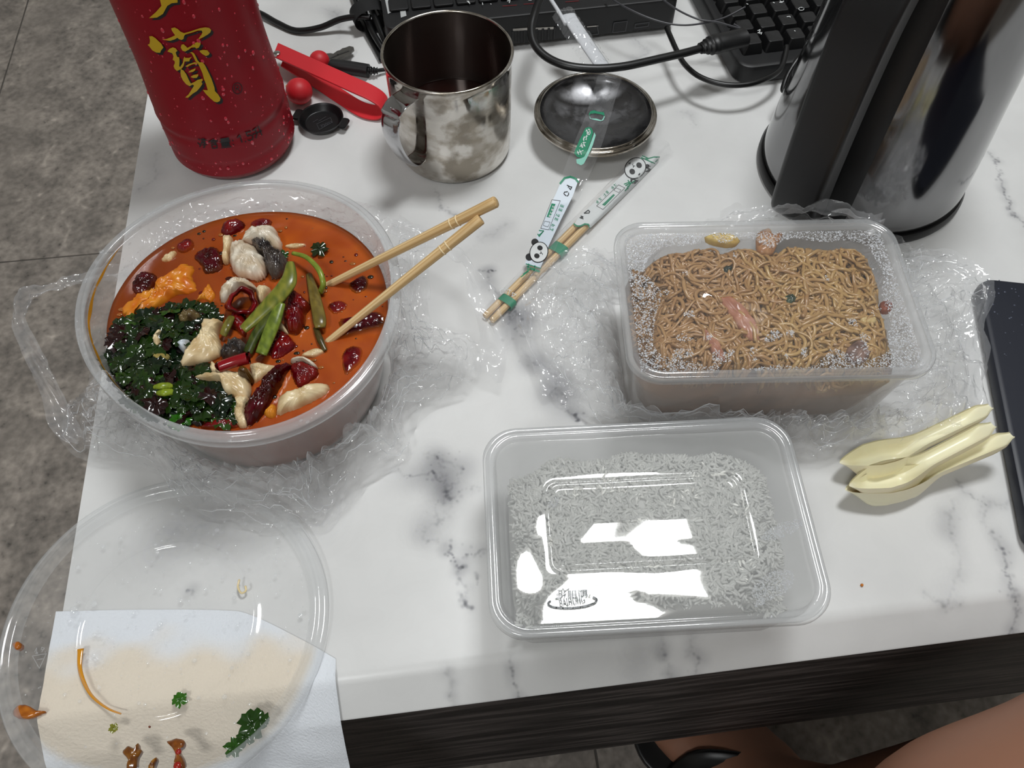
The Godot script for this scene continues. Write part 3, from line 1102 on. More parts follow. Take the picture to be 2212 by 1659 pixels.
func soup_bowl() -> void:
	var at := BOWL + Vector3(0, T, 0)
	var o := thing("soup_tub", "large round translucent plastic tub full of red chili fish soup", "tub", at)
	var shape := func(prof: Array, seg_n: int, mb: MB):
		var n := prof.size() - 1
		mb.grid(seg_n, n, func(u, w):
			var q: Vector2 = prof[int(round(w * n))]
			var a: float = u * TAU
			var rr: float = q.x + tub_r(a) * smoothstep(0.03, 0.085, q.y) * (q.x / 0.09)
			return at + Vector3(rr * cos(a), q.y, rr * sin(a)))
	var wall := MB.new()
	var prof := [Vector2(0, 0.0015), Vector2(0.064, 0.0012), Vector2(0.0668, 0.0016), Vector2(0.0690, 0.0035)]
	for i in range(1, 16):
		prof.append(Vector2(lerpf(0.0690, 0.0868, i / 15.0), lerpf(0.0035, 0.0822, i / 15.0)))
	shape.call(prof, 128, wall)
	obj("tub_wall", wall, M.tub, o)
	var rim := MB.new()
	shape.call([Vector2(0.0868, 0.0822), Vector2(0.0866, 0.0848), Vector2(0.0872, 0.0862), Vector2(0.0884, 0.0864), Vector2(0.0890, 0.0850), Vector2(0.0904, 0.0846), Vector2(0.0922, 0.0846), Vector2(0.0929, 0.0838), Vector2(0.0930, 0.0790), Vector2(0.0922, 0.0770), Vector2(0.0912, 0.0768)], 128, rim)
	obj("tub_rim", rim, M.rim_film, o)
	# orange smear left on the inner wall
	var oil := MB.new()
	oil.grid(60, 3, func(u, w):
		var a: float = lerpf(2.02, 3.75, u)
		var wid: float = 0.0035 * sin(PI * u) * (0.5 + 0.5 * absf(ns(u * 9, 1)))
		var h: float = 0.0812 + 0.0015 * ns(u * 5, 2) - wid * w
		var rr := lerpf(0.0690, 0.0868, (h - 0.0035) / 0.0787) - 0.0004 + tub_r(a) * smoothstep(0.03, 0.085, h)
		return at + Vector3(rr * cos(a), h, rr * sin(a)))
	obj("oil_streak", oil, mat("amber_oil", rgb(196, 138, 40), 0.1), o)
	var w := []
	var ball := SphereMesh.new()
	ball.radius = 1.0
	ball.height = 2.0
	ball.radial_segments = 10
	ball.rings = 5
	for i in 260:
		var a := rng.randf_range(PI * 0.95, TAU + 0.15)
		var h := rng.randf_range(0.0685, 0.0835)
		var rr := lerpf(0.0690, 0.0868, (h - 0.0035) / 0.0787) + tub_r(a) * smoothstep(0.03, 0.085, h)
		var s := 0.0003 + 0.0006 * pow(rng.randf(), 3)
		var n := Vector3(cos(a), 0, sin(a))
		w.append(Transform3D(Basis(n * s * 0.5, Vector3.UP * s, n.cross(Vector3.UP) * s * 1.3), at + n * (rr - 0.0002) + Vector3.UP * h))
	for i in 70:
		var a := rng.randf() * TAU
		var s := 0.0004 + 0.0008 * pow(rng.randf(), 3)
		var n := Vector3(cos(a), 0, sin(a))
		w.append(Transform3D(Basis(n * s, Vector3.UP * s * 0.5, n.cross(Vector3.UP) * s * 1.3), at + n * (rng.randf_range(0.0895, 0.0922) + tub_r(a)) + Vector3.UP * 0.0847))
	many("water_drops", ball, M.drop, w, o)
	# the liquid: an opaque red-orange broth with an oily skin
	var sp := thing("chili_soup", "red orange chili broth filling the round tub", "soup", at + Vector3(0, 0.002, 0))
	var br := MB.new()
	var hs := 0.0655
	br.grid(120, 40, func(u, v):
		var a: float = u * TAU
		if v < 0.25:
			var f: float = v / 0.25
			var h := lerpf(0.004, hs + 0.0008, f)
			var rr := lerpf(0.0690, 0.0868, (h - 0.0035) / 0.0787) - 0.0006 + tub_r(a) * smoothstep(0.03, 0.085, h)
			return at + Vector3(rr * cos(a), h, rr * sin(a))
		var g: float = (v - 0.25) / 0.75
		var r0 := (lerpf(0.0690, 0.0868, (hs - 0.0035) / 0.0787) - 0.0006 + tub_r(a) * 0.75) * (1.0 - g)
		var x := r0 * cos(a)
		var z := r0 * sin(a)
		return at + Vector3(x, hs + 0.0008 * exp(-g * 60) + 0.00025 * ns(x * 45, z * 45), z),
	func(u, v):
		var a: float = u * TAU
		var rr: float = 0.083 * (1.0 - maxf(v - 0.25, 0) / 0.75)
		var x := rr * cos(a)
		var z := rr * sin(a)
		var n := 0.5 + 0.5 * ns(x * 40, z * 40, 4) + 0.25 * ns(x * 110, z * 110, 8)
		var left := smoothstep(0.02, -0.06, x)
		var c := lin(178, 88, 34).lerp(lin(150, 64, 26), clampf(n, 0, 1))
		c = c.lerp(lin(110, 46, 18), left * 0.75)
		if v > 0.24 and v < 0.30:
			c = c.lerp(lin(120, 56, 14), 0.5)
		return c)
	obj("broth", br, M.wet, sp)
	# flecks floating in it
	var fl := []
	var cols := []
	for i in 150:
		var a := rng.randf() * TAU
		var rr := sqrt(rng.randf()) * 0.078
		var q := at + Vector3(rr * cos(a), hs + 0.0003, rr * sin(a))
		var s := 0.0004 + 0.0011 * pow(rng.randf(), 2)
		fl.append(Transform3D(Basis(Vector3.UP, rng.randf() * TAU).scaled(Vector3(s * rng.randf_range(0.8, 1.8), s * 0.4, s)), q))
		cols.append([lin(60, 20, 10), lin(34, 26, 12), lin(96, 22, 14), lin(150, 90, 40)][rng.randi() % 4])
	many("spice_flecks", ball, M.wet, fl, sp, cols)


func resample(poly: PackedVector2Array, n: int) -> Array:
	var p := Array(poly)
	return spl(p, n, true)


# a piece of food from its outline: a puffy slab that lies at height h, th thick at its middle
func puff(poly: PackedVector2Array, h: float, th: float, rough: float, freq: float, paint: Callable, rise := Vector2.ZERO, n := 72, rings := 12) -> MB:
	var mb := MB.new()
	var ring := resample(poly, n)
	var c := Vector2.ZERO
	for q in ring:
		c += q / n
	var cw := px(c.x, c.y, h)
	var base := []
	var sd := rng.randf() * 50
	for i in n:
		var q: Vector2 = ring[i]
		base.append((px(q.x, q.y, h) - cw) * (1.0 + 0.05 * ns(i * 0.7, sd) + 0.04 * ns(i * 2.1, sd)))
	mb.grid(n, rings + 2, func(u, v):
		var i := int(round(u * n)) % n
		var k := int(round(v * (rings + 2)))
		var b: Vector3 = base[i]
		if k == 0:
			return cw + b * 0.9 + Vector3(0, -0.004, 0)
		if k == 1:
			return cw + b * 1.0 + Vector3(0, -0.0005 + b.x * rise.x + b.z * rise.y, 0)
		var f: float = 1.0 - float(k - 1) / (rings + 1)
		var dome := pow(1.0 - pow(f, 3.0), 0.7)
		var p := b * f
		var bump := ns(p.x * freq + sd, p.z * freq) + 0.5 * ns(p.x * freq * 2.3, p.z * freq * 2.3, sd) + 0.30 * ns(p.x * freq * 5.0, p.z * freq * 5.0, sd)
		return cw + p + Vector3(0, th * dome * (0.8 + 0.2 * ns(p.x * 60, p.z * 60, sd)) + rough * bump * minf(1.0, dome * 1.6) + p.x * rise.x + p.z * rise.y, 0),
	func(u, v):
		var i := int(round(u * n)) % n
		var k := int(round(v * (rings + 2)))
		var f: float = 1.0 if k < 2 else 1.0 - float(k - 1) / (rings + 1)
		var b: Vector3 = base[i]
		return paint.call(b * f + cw, f))
	return mb


func mottle(c0: Color, c1: Color, fr: float, edge := Color.BLACK, ek := 0.0) -> Callable:
	var sd := rng.randf() * 90
	return func(p: Vector3, f: float):
		var c := c0.lerp(c1, clampf(0.5 + 0.8 * ns(p.x * fr, p.z * fr, sd), 0, 1))
		return c.lerp(edge, ek * smoothstep(0.72, 1.0, f))


func soup_pieces() -> void:
	var h := 0.0658
	var cream := [lin(226, 206, 166), lin(196, 168, 122)]
	var pale := [lin(224, 214, 196), lin(188, 168, 140)]
	var oran := [lin(214, 138, 40), lin(196, 100, 22)]
	var chil := [lin(118, 18, 20), lin(76, 8, 12)]
	var deep := [lin(74, 10, 14), lin(46, 6, 10)]
	var skin := [lin(86, 76, 70), lin(40, 34, 34)]
	var rim := lin(200, 106, 30)
	var A := [220.0, 450.0, 5.353]
	var B := [440.0, 480.0, 5.35]
	var Cc := [220.0, 640.0, 5.529]
	var D := [480.0, 700.0, 5.821]
	var E := [600.0, 450.0, 5.35]
	# name, category, label, crop, colours, thickness, bumps, frequency, edge tint, slope, height above broth, outline
	var list := [
		["fish_slice", "fish slice", "curled fish slice standing behind the grey skin, nearest the tub's far rim", B, pale, 0.010, 0.0012, 210, 0.2, Vector2(0.02, -0.12), 0.004, [440, 240, 470, 190, 520, 135, 640, 95, 740, 85, 825, 90, 870, 170, 910, 300, 830, 340, 700, 290, 560, 240]],
		["fish_slice", "fish slice", "large pale fish slice with a curled edge, left of the grey skin", B, pale, 0.012, 0.0016, 190, 0.3, Vector2(-0.05, 0.05), 0.002, [300, 400, 345, 250, 440, 245, 560, 290, 700, 400, 745, 520, 705, 640, 600, 660, 500, 640, 420, 630, 340, 560]],
		["fish_skin", "fish skin", "wrinkled dark grey fish skin beside the curled slices", B, skin, 0.011, 0.0030, 420, 0.0, Vector2(0, 0), 0.003, [560, 240, 660, 225, 770, 260, 840, 350, 960, 430, 960, 520, 890, 610, 800, 640, 740, 560, 700, 430, 610, 340]],
		["fish_strip", "fish slice", "narrow upright strip of fish left of the large pale slice", B, cream, 0.007, 0.0006, 200, 0.2, Vector2(0, 0), 0.002, [235, 185, 290, 165, 335, 185, 335, 250, 300, 350, 290, 450, 240, 470, 222, 440, 232, 300]],
		["fish_slice", "fish slice", "long orange-soaked fish slice above the herb heap on the left", A, oran, 0.0060, 0.0016, 230, 0.2, Vector2(0, 0), 0.0, [240, 1160, 330, 1090, 470, 1000, 600, 950, 650, 860, 780, 770, 890, 690, 1000, 640, 1070, 690, 1055, 810, 1110, 915, 1040, 985, 870, 1005, 760, 1080, 570, 1190, 400, 1225, 320, 1300, 265, 1240]],
		["fish_flake", "fish slice", "small orange fish flake between the orange slice and the ring chili", A, oran, 0.0035, 0.0008, 260, 0.2, Vector2(0, 0), 0.0, [1095, 1075, 1165, 985, 1240, 880, 1270, 925, 1318, 1010, 1265, 1082, 1170, 1050]],
		["fish_flake", "fish slice", "small cream fish flake against the tub's upper left wall", A, cream, 0.0030, 0.0006, 260, 0.5, Vector2(0, 0), 0.0, [690, 600, 750, 540, 850, 500, 865, 535, 790, 610, 725, 622]],
		["dried_chili", "dried chili", "dark dried chili against the left wall above the orange slice", A, deep, 0.0055, 0.0008, 240, 0.1, Vector2(0, 0), 0.0, [350, 920, 390, 810, 510, 740, 635, 785, 625, 870, 540, 980, 400, 995]],
		["dried_chili", "dried chili", "dark dried chili lying left of the narrow fish strip", A, deep, 0.0052, 0.0009, 200, 0.1, Vector2(0, 0), 0.0, [1065, 570, 1150, 480, 1330, 465, 1400, 600, 1380, 720, 1210, 765, 1150, 660]],
		["dried_chili", "dried chili", "bright red chili near the far wall, left of two", A, chil, 0.0060, 0.0005, 160, 0.0, Vector2(0, 0), 0.0, [1385, 285, 1420, 195, 1560, 140, 1660, 195, 1595, 270, 1450, 330]],
		["dried_chili", "dried chili", "red chili with an orange tip at the upper left wall", A, chil, 0.0045, 0.0006, 200, 0.3, Vector2(0, 0), 0.0, [870, 450, 940, 385, 1040, 370, 1060, 450, 965, 515, 890, 500]],
		["dried_chili", "dried chili", "red chili at the tub's far wall, right of the bright one", B, chil, 0.0030, 0.0005, 200, 0.2, Vector2(0, 0), 0.0, [540, 40, 600, -20, 700, -40, 790, -10, 760, 50, 650, 80]],
		["fish_slice", "fish slice", "white fish slice with a red tip behind the ring chili", B, pale, 0.0085, 0.0012, 260, 0.1, Vector2(0, 0), 0.001, [192, 820, 300, 705, 350, 660, 480, 665, 600, 740, 605, 790, 430, 790, 310, 885, 212, 920]],
		["fish_flake", "fish slice", "round cream fish flake right of the ring chili", B, cream, 0.0080, 0.0006, 260, 0.1, Vector2(0, 0), 0.001, [612, 785, 700, 757, 768, 772, 758, 840, 690, 950, 642, 930]],
		["dried_chili", "dried chili", "red chili half hidden under the ring chili", B, chil, 0.0070, 0.0008, 220, 0.1, Vector2(0, 0), 0.0, [325, 1090, 420, 1060, 490, 1150, 500, 1270, 470, 1330, 390, 1260, 285, 1200]],
		["dried_chili", "dried chili", "crumpled hollow red chili right of the celery stalks", B, chil, 0.0115, 0.0020, 330, 0.1, Vector2(0, 0), 0.001, [975, 950, 1020, 810, 1110, 845, 1235, 975, 1180, 1060, 1170, 1180, 1080, 1290, 965, 1250, 935, 1100]],
		["dried_chili", "dried chili", "flat dark red chili below the celery ends", B, chil, 0.0040, 0.0006, 160, 0.0, Vector2(0, 0), 0.0, [730, 1410, 855, 1255, 960, 1290, 1060, 1400, 1040, 1470, 900, 1560, 800, 1580, 740, 1485]],
		["fish_slice", "fish slice", "jagged cream fish slice lying on the herbs", Cc, cream, 0.0080, 0.0012, 330, 0.1, Vector2(0, 0), 0.003, [940, 830, 1000, 690, 1100, 570, 1195, 440, 1215, 290, 1330, 268, 1440, 290, 1395, 400, 1390, 470, 1420, 560, 1428, 650, 1380, 720, 1180, 790]],
		["fish_slice", "fish slice", "cream fish slice below the short chili piece", Cc, cream, 0.0080, 0.0011, 300, 0.1, Vector2(0, 0), 0.002, [1100, 985, 1200, 955, 1335, 990, 1290, 850, 1330, 790, 1430, 900, 1600, 930, 1770, 970, 1785, 1060, 1760, 1200, 1650, 1230, 1480, 1170, 1430, 1050, 1250, 1020]],
		["fish_strip", "fish slice", "ragged fish strip hanging down to the near wall", Cc, cream, 0.0060, 0.0010, 300, 0.2, Vector2(0, 0), 0.001, [1600, 1200, 1750, 1190, 1735, 1320, 1715, 1420, 1730, 1550, 1635, 1555, 1585, 1430, 1610, 1300]],
		["fish_slice", "fish slice", "soft cream fish slice right of the brown pickle", D, cream, 0.0050, 0.0007, 180, 0.4, Vector2(0, 0), 0.0, [350, 525, 450, 505, 580, 520, 690, 545, 640, 620, 490, 700, 405, 745, 365, 640]],
		["pickle_piece", "pickle", "small brown pickle cube on the lower fish slice", D, [lin(96, 64, 22), lin(62, 40, 14)], 0.0105, 0.0003, 100, 0.0, Vector2(0, 0), 0.004, [215, 665, 250, 592, 335, 600, 390, 660, 372, 712, 262, 702]],
		["dried_chili", "dried chili", "long wrinkled dark chili reaching the near wall", D, deep, 0.0090, 0.0016, 420, 0.0, Vector2(0, 0), 0.001, [280, 1120, 340, 980, 480, 800, 610, 620, 760, 505, 880, 510, 800, 630, 740, 770, 640, 930, 555, 1070, 440, 1220, 325, 1262]],
		["dried_chili", "dried chili", "curved red chili right of the long wrinkled one", D, chil, 0.0072, 0.0010, 260, 0.0, Vector2(0, 0), 0.0, [880, 520, 1000, 490, 1120, 540, 1205, 580, 1200, 660, 1110, 725, 965, 800, 900, 705, 860, 610]],
		["fish_strip", "fish slice", "thin white fish edge along the top of the curved chili", D, pale, 0.0080, 0.0005, 200, 0.1, Vector2(0, 0), 0.001, [860, 470, 985, 448, 1110, 488, 1195, 540, 1160, 560, 1050, 512, 935, 500]],
		["fish_slice", "fish slice", "thick segmented cream fish slice at the tub's near right wall", D, cream, 0.0095, 0.0006, 160, 0.15, Vector2(0, 0), 0.0, [690, 1000, 780, 915, 980, 855, 1130, 790, 1280, 768, 1350, 800, 1300, 885, 1150, 975, 960, 1065, 820, 1112, 700, 1150]],
		["fish_flake", "fish slice", "small orange-edged flake left of the thick segmented slice", D, oran, 0.0050, 0.0005, 200, 0.0, Vector2(0, 0), 0.0, [530, 1140, 590, 1070, 640, 1020, 682, 1045, 680, 1150, 610, 1185]],
		["fish_flake", "fish slice", "pale fish flake under the thin stem's tail", D, cream, 0.0035, 0.0005, 200, 0.6, Vector2(0, 0), 0.0, [990, 400, 1100, 340, 1215, 312, 1290, 350, 1240, 385, 1130, 425]],
		["fish_flake", "fish slice", "pale flake below the crumpled hollow chili", B, cream, 0.0040, 0.0005, 200, 0.3, Vector2(0, 0), 0.0, [845, 1180, 890, 1150, 930, 1200, 985, 1290, 930, 1280, 860, 1240]],
		["dried_chili", "dried chili", "dark chili under the upper chopstick's tip", E, deep, 0.0022, 0.0004, 200, 0.5, Vector2(0, 0), 0.0, [815, 900, 880, 830, 1000, 780, 1050, 850, 1010, 950, 900, 985]],
		["dried_chili", "dried chili", "red chili lying between the two chopsticks", E, chil, 0.0020, 0.0004, 200, 0.5, Vector2(0, 0), 0.0, [575, 1130, 680, 1070, 800, 1100, 785, 1170, 655, 1222]],
		["dried_chili", "dried chili", "long dark chili along the lower chopstick", E, deep, 0.0026, 0.0005, 180, 0.4, Vector2(0, 0), 0.0, [700, 1300, 850, 1260, 1010, 1230, 1150, 1192, 1255, 1260, 1225, 1350, 1060, 1400, 900, 1440, 770, 1470]],
		["dried_chili", "dried chili", "broad red chili against the near right wall", D, chil, 0.0024, 0.0005, 150, 0.5, Vector2(0, 0), 0.0, [1500, 450, 1540, 330, 1640, 275, 1760, 310, 1740, 480, 1630, 590, 1545, 645]],
		["dried_chili", "dried chili", "dark red chili below the herb heap at the near wall", Cc, chil, 0.0040, 0.0008, 200, 0.2, Vector2(0, 0), 0.0, [1180, 1575, 1300, 1495, 1480, 1480, 1600, 1490, 1640, 1565, 1400, 1585]],
		["fish_flake", "fish slice", "cream patch of fish near the far wall by the coriander", E, cream, 0.0022, 0.0004, 200, 0.7, Vector2(0, 0), 0.0, [75, 445, 180, 408, 330, 420, 270, 455, 180, 472]],
		["garlic_piece", "garlic", "translucent yellow garlic slice in the middle of the herbs", Cc, [lin(176, 160, 96), lin(140, 120, 60)], 0.0060, 0.0004, 200, 0.0, Vector2(0, 0), 0.006, [605, 715, 700, 700, 815, 712, 775, 800, 705, 850, 640, 800]],
		["garlic_piece", "garlic", "small cream garlic chip left of the jagged fish slice", Cc, cream, 0.0050, 0.0005, 300, 0.0, Vector2(0, 0), 0.007, [610, 555, 640, 490, 700, 415, 735, 440, 690, 500, 715, 560, 670, 620]],
		["fish_flake", "fish slice", "bluish white flake touching the jagged fish slice", Cc, [lin(214, 222, 230), lin(180, 188, 196)], 0.0045, 0.0004, 300, 0.0, Vector2(0, 0), 0.007, [905, 580, 960, 545, 1050, 535, 1020, 590, 975, 640, 930, 615]],
		["onion_piece", "onion", "wrinkled brown onion piece at the top of the herbs", Cc, [lin(112, 96, 62), lin(66, 50, 32)], 0.0075, 0.0016, 300, 0.0, Vector2(0, 0), 0.004, [930, 260, 990, 190, 1090, 175, 1180, 230, 1150, 320, 1040, 330, 950, 330]],
		["fish_skin", "fish skin", "small dark grey fish skin behind the short chili piece", Cc, skin, 0.0085, 0.0022, 420, 0.0, Vector2(0, 0), 0.002, [1430, 690, 1500, 590, 1560, 520, 1660, 530, 1740, 600, 1690, 680, 1560, 740, 1460, 745]],
	]
	for e in list:
		var o: Array = e[3]
		var m := puff(crop(o[0], o[1], o[2], e[11]), h + e[10] - 0.0002, e[5], e[6], e[7], mottle(e[4][0], e[4][1], 120, rim, e[8]), e[9])
		var node := obj(e[0], m, M.wet if e[1] != "fish slice" else M.moist)
		tag(node, e[2], e[1])
	# ring chili: a cut tube seen end on
	var rc := MB.new()
	var c0 := px(B[0] + 450 / B[2], B[1] + 915 / B[2], h + 0.009)
	var ax := Vector3(0.35, 0.75, 0.55).normalized()
	var sx := ax.cross(Vector3.UP).normalized()
	var sy := sx.cross(ax).normalized()
	rc.grid(36, 14, func(u, v):
		var a: float = u * TAU
		var wob := 1.0 + 0.10 * sin(a * 3 + 1) + 0.05 * sin(a * 7)
		var b: float = v * TAU
		var r0 := (0.0066 + 0.0017 * cos(b)) * wob
		return c0 + (sx * cos(a) * 1.1 + sy * sin(a)) * r0 + ax * (0.0062 * sin(b) - 0.004),
	func(u, v): return lin(120, 20, 22).lerp(lin(70, 8, 12), clampf(0.5 + ns(u * 9, v * 5), 0, 1)))
	tag(obj("chili_ring", rc, M.wet), "hollow red chili ring seen end on, left of the celery stalks", "dried chili")
	# short glossy chili tube
	var tb := MB.new()
	tb.col = lin(134, 16, 26)
	var q0 := px(473, 793, h + 0.011)
	var q1 := px(536, 773, h + 0.012)
	tb.tube(spl([q0, q0.lerp(q1, 0.05), q0.lerp(q1, 0.5) + Vector3(0, 0.0005, 0), q0.lerp(q1, 0.95), q1], 16), func(f): return lerpf(0.0028, 0.0037, f) * sqrt(clampf(minf(f, 1 - f) * 14 + 0.15, 0, 1)), 14)
	tag(obj("chili_tube", tb, M.wet), "short smooth red chili piece resting on the fish slices", "dried chili")
	# celery stalks and stems: pixel path with heights, widths
	var stems := [
		["celery_stalk", "celery", "thickest yellow-green celery stalk leaning across the middle", [627, 566, 0.086, 622, 610, 0.084, 585, 655, 0.080, 525, 712, 0.074], [0.0020, 0.0052, 0.0050, 0.0028], 0.45, lin(134, 132, 50), lin(88, 98, 34)],
		["celery_stalk", "celery", "dark green celery stalk curving down left of the cut one", [612, 630, 0.080, 585, 680, 0.077, 555, 720, 0.073, 535, 762, 0.068], [0.004, 0.0036, 0.0032, 0.0030], 0.6, lin(78, 86, 32), lin(46, 56, 20)],
		["celery_stalk", "celery", "light green celery stalk with a square cut end", [606, 655, 0.080, 592, 695, 0.077, 578, 730, 0.074, 564, 765, 0.071], [0.0030, 0.0042, 0.0040, 0.0036], 0.5, lin(122, 138, 50), lin(86, 102, 34)],
		["celery_stalk", "celery", "brownish celery stalk right of the crumpled hollow chili", [667, 592, 0.066, 680, 640, 0.070, 690, 690, 0.071, 692, 708, 0.070], [0.0018, 0.0034, 0.0040, 0.0030], 0.5, lin(128, 112, 52), lin(92, 78, 36)],
		["herb_stem", "herb stem", "thin bright stem arching over the red broth", [633, 547, 0.072, 662, 556, 0.076, 688, 582, 0.077, 698, 612, 0.074, 692, 632, 0.067], [0.0013, 0.0015, 0.0017, 0.0017, 0.0018], 0.9, lin(136, 150, 56), lin(112, 130, 44)],
		["herb_stem", "herb stem", "dark stem tail trailing below the brownish stalk", [682, 708, 0.068, 692, 735, 0.068, 703, 757, 0.067], [0.0016, 0.0020, 0.0012], 0.7, lin(84, 70, 32), lin(60, 50, 24)],
		["herb_stem", "herb stem", "short olive stem left of the ring chili", [500, 685, 0.071, 490, 705, 0.072, 482, 724, 0.069], [0.0022, 0.0028, 0.0024], 0.6, lin(120, 112, 44), lin(90, 84, 34)],
		["herb_stem", "herb stem", "yellow-green stem, upper of two in the herb heap", [333, 836, 0.076, 350, 834, 0.077, 372, 832, 0.075], [0.0012, 0.0022, 0.0018], 0.7, lin(136, 150, 40), lin(110, 128, 30)],
		["herb_stem", "herb stem", "yellow-green stem, lower of two in the herb heap", [340, 849, 0.075, 356, 848, 0.076, 374, 846, 0.074], [0.0014, 0.0024, 0.0020], 0.7, lin(136, 152, 40), lin(110, 128, 30)],
	]
	for e in stems:
		var pts := path(e[3], 26)
		var ws: Array = e[4]
		var m := MB.new()
		var c1: Color = e[6]
		var c2: Color = e[7]
		var n := 26
		m.col = c1
		m.tube(pts, func(f):
			var x: float = f * (ws.size() - 1)
			var k := mini(int(x), ws.size() - 2)
			return lerpf(ws[k], ws[k + 1], x - k), 12, e[5])
		for i in m.v.size():
			var p := m.v[i]
			m.c[i] = c1.lerp(c2, clampf(0.5 + ns(p.x * 500, p.z * 60, p.y * 500), 0, 1))
		tag(obj(e[0], m, M.moist), e[2], e[1])
	# single coriander leaves, lobed
	var leaves := [
		["dark coriander leaf floating right of the grey fish skin", E, [1240 - 755, 0], 690, 538, 24, 0.068, lin(30, 40, 16), 0.4],
		["bright green coriander leaf at the left wall", Cc, [], 253, 786, 16, 0.071, lin(44, 98, 22), 1.2],
		["bright green coriander leaf under the near rim", Cc, [], 388, 908, 28, 0.0695, lin(40, 92, 20), 0.2],
		["dark coriander leaf touching the thickest celery stalk's tip", E, [], 612, 550, 15, 0.070, lin(28, 66, 24), 0.9],
	]
	for e in leaves:
		var m := MB.new()
		leaf(m, px(e[3], e[4], e[6]), e[5] * 0.00026, e[8], 0.15, e[7])
		tag(obj("coriander_leaf", m, M.wet), e[0], "leaf")
	# the heap of wilted chopped herbs: too many to count
	var hp := MB.new()
	var area := crop(Cc[0], Cc[1], Cc[2], [110, 400, 300, 300, 560, 230, 850, 130, 1100, 110, 1290, 120, 1420, 250, 1180, 420, 950, 850, 1260, 830, 1180, 1000, 1430, 1060, 1440, 1180, 1640, 1270, 1580, 1480, 1250, 1500, 900, 1520, 640, 1480, 420, 1320, 260, 1120, 140, 900, 60, 700])
	var k := 0
	while k < 420:
		var q := Vector2(rng.randf_range(225, 520), rng.randf_range(655, 925))
		if not Geometry2D.is_point_in_polygon(q, area):
			continue
		k += 1
		var deepc := Geometry2D.is_point_in_polygon(q + Vector2(0, 26), area) and Geometry2D.is_point_in_polygon(q - Vector2(0, 26), area) and Geometry2D.is_point_in_polygon(q + Vector2(26, 0), area)
		var g := rng.randf()
		var c := lin(16, 25, 12).lerp(lin(32, 52, 19), rng.randf())
		if g < 0.16:
			c = lin(34, 16, 14)
		elif g > 0.93:
			c = lin(44, 70, 22)
		leaf(hp, px(q.x, q.y, h + 0.0006 + (0.0085 if deepc else 0.0025) * rng.randf()), rng.randf_range(0.003, 0.0085), rng.randf() * TAU, rng.randf_range(-0.6, 0.6), c)
	tag(obj("chopped_herbs", hp, M.wet), "heap of dark wilted chopped coriander floating on the soup's left", "herbs", "", "stuff")


func leaf(mb: MB, at: Vector3, r: float, turn: float, tilt: float, c: Color) -> void:   # a lobed, slightly cupped leaf
	var old := mb.t
	mb.t = Transform3D(Basis(Vector3.UP, turn) * Basis(Vector3.RIGHT, tilt), at)
	var sd := rng.randf() * 30
	var n := 30
	mb.grid(n, 3, func(u, v):
		var a: float = u * TAU
		var f: float = 1.0 - v
		var lob := 0.68 + 0.22 * absf(sin(a * 2.5 + 0.5)) + 0.10 * sin(a * 11 + sd) + 0.08 * sin(a * 6 + sd)
		var rr := r * f * lob
		var y := r * (0.10 * sin(a * 5 + sd) * f * f + 0.12 * (1 - f * f) + 0.10 * ns(a, f * 2, sd))
		return Vector3(rr * cos(a), y, rr * sin(a)),
	func(u, v): return c.lerp(c * 1.6, 0.4 * absf(sin(u * TAU * 2.5)) * (1 - v)))
	mb.t = old


# ---- crumpled carrier bags of thin clear film ----
func crumple(p: Vector3, k: float, sd: float) -> Vector3:
	# creases at three sizes: folds, wrinkles, and the fine crackle that glints
	var w := Vector2(ns(p.x * 30, p.z * 30, sd + 7), ns(p.x * 30, p.z * 30, sd + 19))
	var x := p.x + w.x * 0.012
	var z := p.z + w.y * 0.012
	var a := 1.0 - 2.0 * absf(ns(x * 30 + sd, z * 30, p.y * 20))
	var b := 1.0 - 2.0 * absf(ns(x * 72, z * 72 + sd, p.y * 40))
	var c := 1.0 - 2.0 * absf(ns(x * 170 + sd, z * 170, sd))
	return Vector3(w.x * 0.0025, a * 0.0046 + b * 0.0024 + c * 0.0013 + ns(p.x * 420, p.z * 420, sd) * 0.00035, w.y * 0.0025) * k


func skirt(mb: MB, c: Vector3, inner: Callable, outer: Array, bulge: Callable, k: float, sd: float, nu: int, nv: int, fm: MB, folds: int) -> void:
	var o := spl(outer, nu, true)
	var face := func(u, v):
		var i := int(round(u * nu)) % nu
		var q: Vector3 = o[i]
		var a := atan2(q.z - c.z, q.x - c.x)
		var s: Vector3 = inner.call(a)
		var p := s.lerp(q, v)
		var along := ns(i * 0.10, sd) * 0.6 + ns(i * 0.33, sd + 3) * 0.35
		p.y += bulge.call(a) * sin(PI * pow(v, 0.75)) * (0.85 + 0.5 * along)
		p.y += 0.0035 * sin(i * 0.55 + 4.0 * ns(v * 3, i * 0.03, sd)) * v * (1 - v) * 4
		p += crumple(p, k * smoothstep(0.0, 0.18, v), sd)
		p.y = maxf(p.y, T + 0.0006) if p.x > TX0 and p.z < TZ1 else p.y
		return p
	mb.grid(nu, nv, face)
	# sharp folds where the film is doubled: thin raised lines that wander over the sheet
	for fold in folds:
		var u0 := rng.randf()
		var v0 := rng.randf_range(0.15, 0.85)
		var a := rng.randf() * TAU
		var pts := []
		for i in rng.randi_range(6, 18):
			pts.append(face.call(fposmod(u0, 1.0), clampf(v0, 0.02, 0.98)) + Vector3(0, 0.0003, 0))
			u0 += cos(a) * 0.0045
			v0 += sin(a) * 0.030
			a += rng.randf_range(-0.35, 0.35)
		var r := rng.randf_range(0.00018, 0.00042)
		fm.tube(pts, func(f): return r * sin(PI * clampf(f, 0.06, 0.94)), 5)


